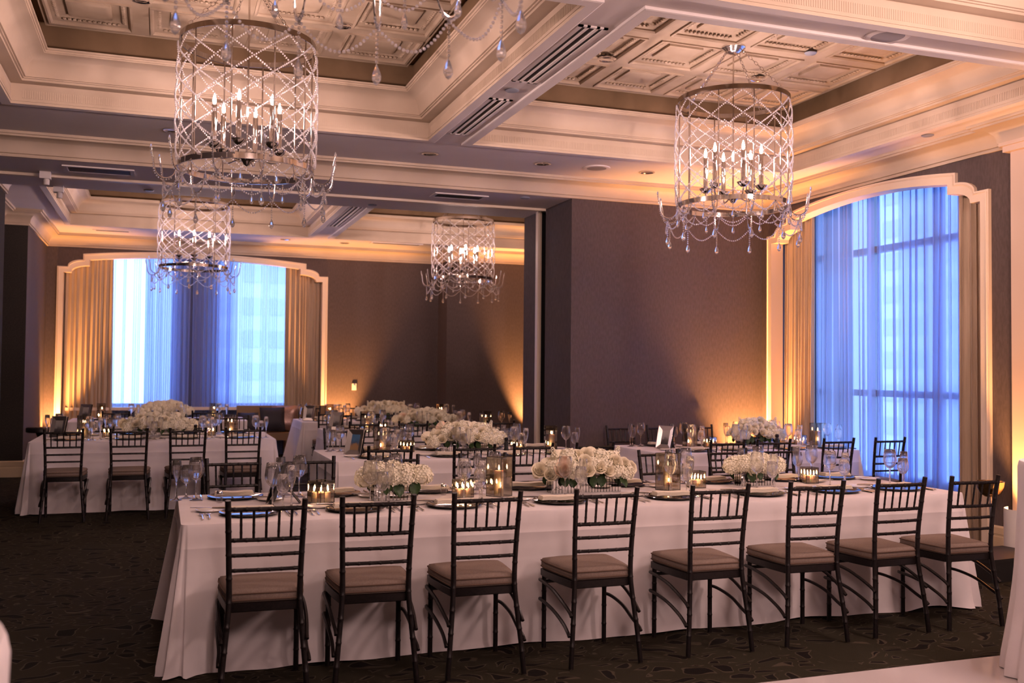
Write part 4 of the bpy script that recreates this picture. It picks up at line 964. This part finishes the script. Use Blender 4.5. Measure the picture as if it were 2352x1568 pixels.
# ------------------------------------------------------------------ cocktail tables in the foreground, dance floor
def round_cloth(R, zt, zb, folds, seed, flare=.06, amp=.02):
    rnd = random.Random(seed); ph = [rnd.uniform(0, 6.28) for _ in range(4)]; N = 160
    lev = [(0, 0), (.012, .006), (.035, .012)] + [(.035 + (zt - zb - .035) * i / 12, .014) for i in range(1, 13)]; vs = []
    for dz, of in lev:
        k = dz / (zt - zb)
        for i in range(N):
            a = 2 * PI * i / N; f = (math.sin(folds * a + ph[0]) * .6 + math.sin(folds * 1.7 // 1 * a + ph[1]) * .3 + math.sin(3 * a + ph[2]) * .3) * amp * min(1, k * 3) * (.7 + .8 * k)
            r = R + of + f - .02 * math.sin(PI * min(1, k * 1.1)) + flare * k * k; vs.append((r * math.cos(a), r * math.sin(a), zt - dz))
    mb = MB(); mb.v = vs; mb.f = [(j * N + i, (j + 1) * N + i, (j + 1) * N + (i + 1) % N, j * N + (i + 1) % N) for j in range(len(lev) - 1) for i in range(N)] + [tuple(range(N))]
    return mb
st = thing('dance_floor', 'glossy white dance floor platform at the lower right', 'dance floor', (4.4, 1.72, 0))
inst('floor_panel', MB().box((0, 0, .02), (5.2, 4.7, .04)).mesh('floor_panel', 'stage'), st)
inst('edge_trim', MB().add([(-2.6, 2.35, .041), (2.6, 2.35, .041), (2.6, 2.45, .004), (-2.6, 2.45, .004), (-2.6, 2.35, 0), (2.6, 2.35, 0), (2.6, 2.45, 0), (-2.6, 2.45, 0)], [(0, 1, 2, 3), (3, 2, 6, 7), (0, 3, 7, 4), (1, 5, 6, 2), (4, 7, 6, 5)]).mesh('edge_trim', 'stage'), st)
tag(inst('cocktail_tablecloth', round_cloth(.33, 1.10, .045, 17, 3).mesh('cocktail_tablecloth', 'linen', 60), None, (4.305, 3.57, 0)), 'tall white gathered cocktail tablecloth at right edge on dance floor', 'tablecloth')
tag(inst('cocktail_tablecloth', round_cloth(.40, 1.08, .004, 17, 5).mesh('cocktail_tablecloth', 'linen', 60), None, (-.635, 1.775, 0)), 'white round cocktail tablecloth at the lower left corner', 'tablecloth')

# ------------------------------------------------------------------ window corner: bucket stand, uplight shield, case
bs = thing('wine_bucket_stand', 'chrome wine bucket stand by the near drape of right window', 'stand', (6.64, 6.50, 0))
inst('bucket', MB().lathe([(.0005, .50), (.05, .50), (.085, .53), (.108, .585), (.112, .62), (.114, .628), (.106, .62), (.08, .535), (.0005, .51)], 28).mesh('bucket', 'gold', 50), bs)
inst('stem', MB().lathe([(.010, .02), (.010, .50)], 14).mesh('stem', 'chrome', 60), bs)
inst('foot', MB().lathe([(.0005, 0), (.13, 0), (.13, .008), (.10, .016), (.03, .03), (.012, .05), (.0005, .05)], 28).mesh('foot', 'chrome', 50), bs)
sh = MB(); NS = 16
def shf(u, v):
    a = PI * .55 + u * PI * .95; return (.17 * math.cos(a), .17 * math.sin(a), v * .44)
def shf2(u, v):
    a = PI * .55 + u * PI * .95; return (.165 * math.cos(a), .165 * math.sin(a), v * .44)
sh.grid(shf, NS, 2); sh.grid(shf2, NS, 2); tag(inst('uplight_shield', sh.mesh('uplight_shield', 'white_plastic', 60), None, (6.66, 6.15, 0)), 'curved white shield hiding the floor uplight by right wall', 'shield')
cs = thing('equipment_case', 'low black equipment case on carpet behind last front chair', 'case', (6.05, 5.86, 0), .1)
inst('case_body', MB().box((0, 0, .07), (.62, .40, .14)).mesh('case_body', 'black'), cs); inst('case_lid', MB().box((0, 0, .155), (.63, .41, .03)).mesh('case_lid', 'black'), cs); inst('handle', MB().tube([(-.06, -.205, .08), (-.05, -.225, .09), (.05, -.225, .09), (.06, -.205, .08)], .007, 6).mesh('handle', 'chrome', 60), cs)

UPL = [('can', MB().lathe([(.0005, 0), (.075, 0), (.08, .01), (.08, .15), (.074, .155), (.07, .145)], 20).mesh('can', 'black', 50), O0, O0, []), ('lens', MB().lathe([(.07, .145), (.0005, .145)], 20).mesh('lens', 'uplens', 60), O0, O0, [])]
def uplight(x, y, aim, watts, ang, lb):
    spawn(UPL, 'floor_uplight', lb, 'uplight', (x, y, 0), 0, 'amber floor uplights'); spot_lamp('uplight_beam', (x, y, .165), aim, watts, ang)
uplight(6.62, 9.98, (6.66, 10.30, 2.6), 700, 84, 'amber floor uplight in the corner of pier and right wall')
uplight(6.62, 6.20, (6.80, 6.30, 3.0), 230, 72, 'amber floor uplight inside white shield by right wall')
uplight(-1.62, 17.22, (-1.75, 17.6, 3.0), 440, 64, 'amber floor uplight in the left corner of the back room')
uplight(2.98, 17.25, (2.95, 17.6, 3.0), 440, 64, 'amber floor uplight right of the back window')
uplight(6.30, 16.62, (6.30, 16.98, 3.0), 800, 54, 'amber floor uplight on back wall behind the pier')

# ------------------------------------------------------------------ banquette and pillows under the back window
bq = thing('banquette', 'tan upholstered banquette bench under the back window', 'bench', (1.95, 17.0, 0))
inst('seat', MB().box((0, 0, .40), (1.5, .58, .12)).mesh('seat', 'leather'), bq); inst('backrest', MB().box((0, .24, .68), (1.5, .10, .44)).mesh('backrest', 'leather'), bq)
for sx in (-.68, .68):
    for sy_ in (-.22, .22): inst('leg', MB().box((sx, sy_, .17), (.05, .05, .34)).mesh('leg', 'lacquer'), bq)
def pillow(wd):
    def side(s):
        def fn(u, v):
            x, z = (u - .5) * wd, (v - .5) * wd; e = (1 - (2 * u - 1) ** 4) * (1 - (2 * v - 1) ** 4); return (x * (1 - .06 * (1 - abs(2 * v - 1))), s * .075 * e, z * (1 - .06 * (1 - abs(2 * u - 1))))
        return fn
    return MB().grid(side(1), 11, 11).grid(side(-1), 11, 11)
tag(inst('throw_pillow', pillow(.42).mesh('throw_pillow', 'navy', 60), None, (1.76, 16.90, .68), (-.25, 0, .1)), 'dark navy velvet throw pillow on the banquette', 'pillow')
tag(inst('throw_pillow', pillow(.34).mesh('throw_pillow', 'navy', 60), None, (1.36, 16.92, .63), (-.25, 0, -.15)), 'small navy throw pillow left of the big one on the banquette', 'pillow')
tag(inst('throw_pillow', pillow(.44).mesh('throw_pillow', 'sequin', 60), None, (1.98, 17.06, .69), (-.22, 0, -.1)), 'rosy sequined throw pillow behind the navy pillow', 'pillow')

# ------------------------------------------------------------------ buildings outside
def tower(x, y, wd, dp, h, rows, cols, face, label):
    t = thing('tower_building', label, 'building', (x, y, -4)); inst('wall', MB().box((0, 0, h / 2), (wd, dp, h)).mesh('wall', 'facade'), t); fh = h / rows
    wx = MB().box((0, 0, 0), (.12, dp / cols * .66, fh * .5) if face == 'x' else (wd / cols * .66, .12, fh * .5)).mesh('window', 'facade_glass')
    for r in range(rows):
        for c in range(cols): inst('window', wx, t, (-wd / 2, -dp / 2 + (c + .5) * dp / cols, (r + .5) * fh) if face == 'x' else (-wd / 2 + (c + .5) * wd / cols, -dp / 2, (r + .5) * fh))
tower(42, 42, 8, 6, 40, 22, 3, 'x', 'pale stone tower seen through sheer curtain of right window')
tower(38, 54, 8, 9, 26, 14, 5, 'x', 'lower pale building left of the tower outside right window')
tower(4.6, 52, 5, 8, 34, 22, 4, 'y', 'pale building seen through right half of back window')

sd = thing('side_table', 'small dark side table in the left corner behind the back left table', 'side table', (-1.46, 13.95, 0))
inst('top', MB().lathe([(.0005, .68), (.16, .68), (.175, .69), (.175, .735), (.165, .745), (.0005, .745)], 28).mesh('top', 'lacquer', 50), sd)
inst('pedestal', MB().lathe([(.16, 0), (.16, .015), (.05, .04), (.03, .10), (.03, .60), (.06, .68)], 20).mesh('pedestal', 'lacquer', 50), sd)
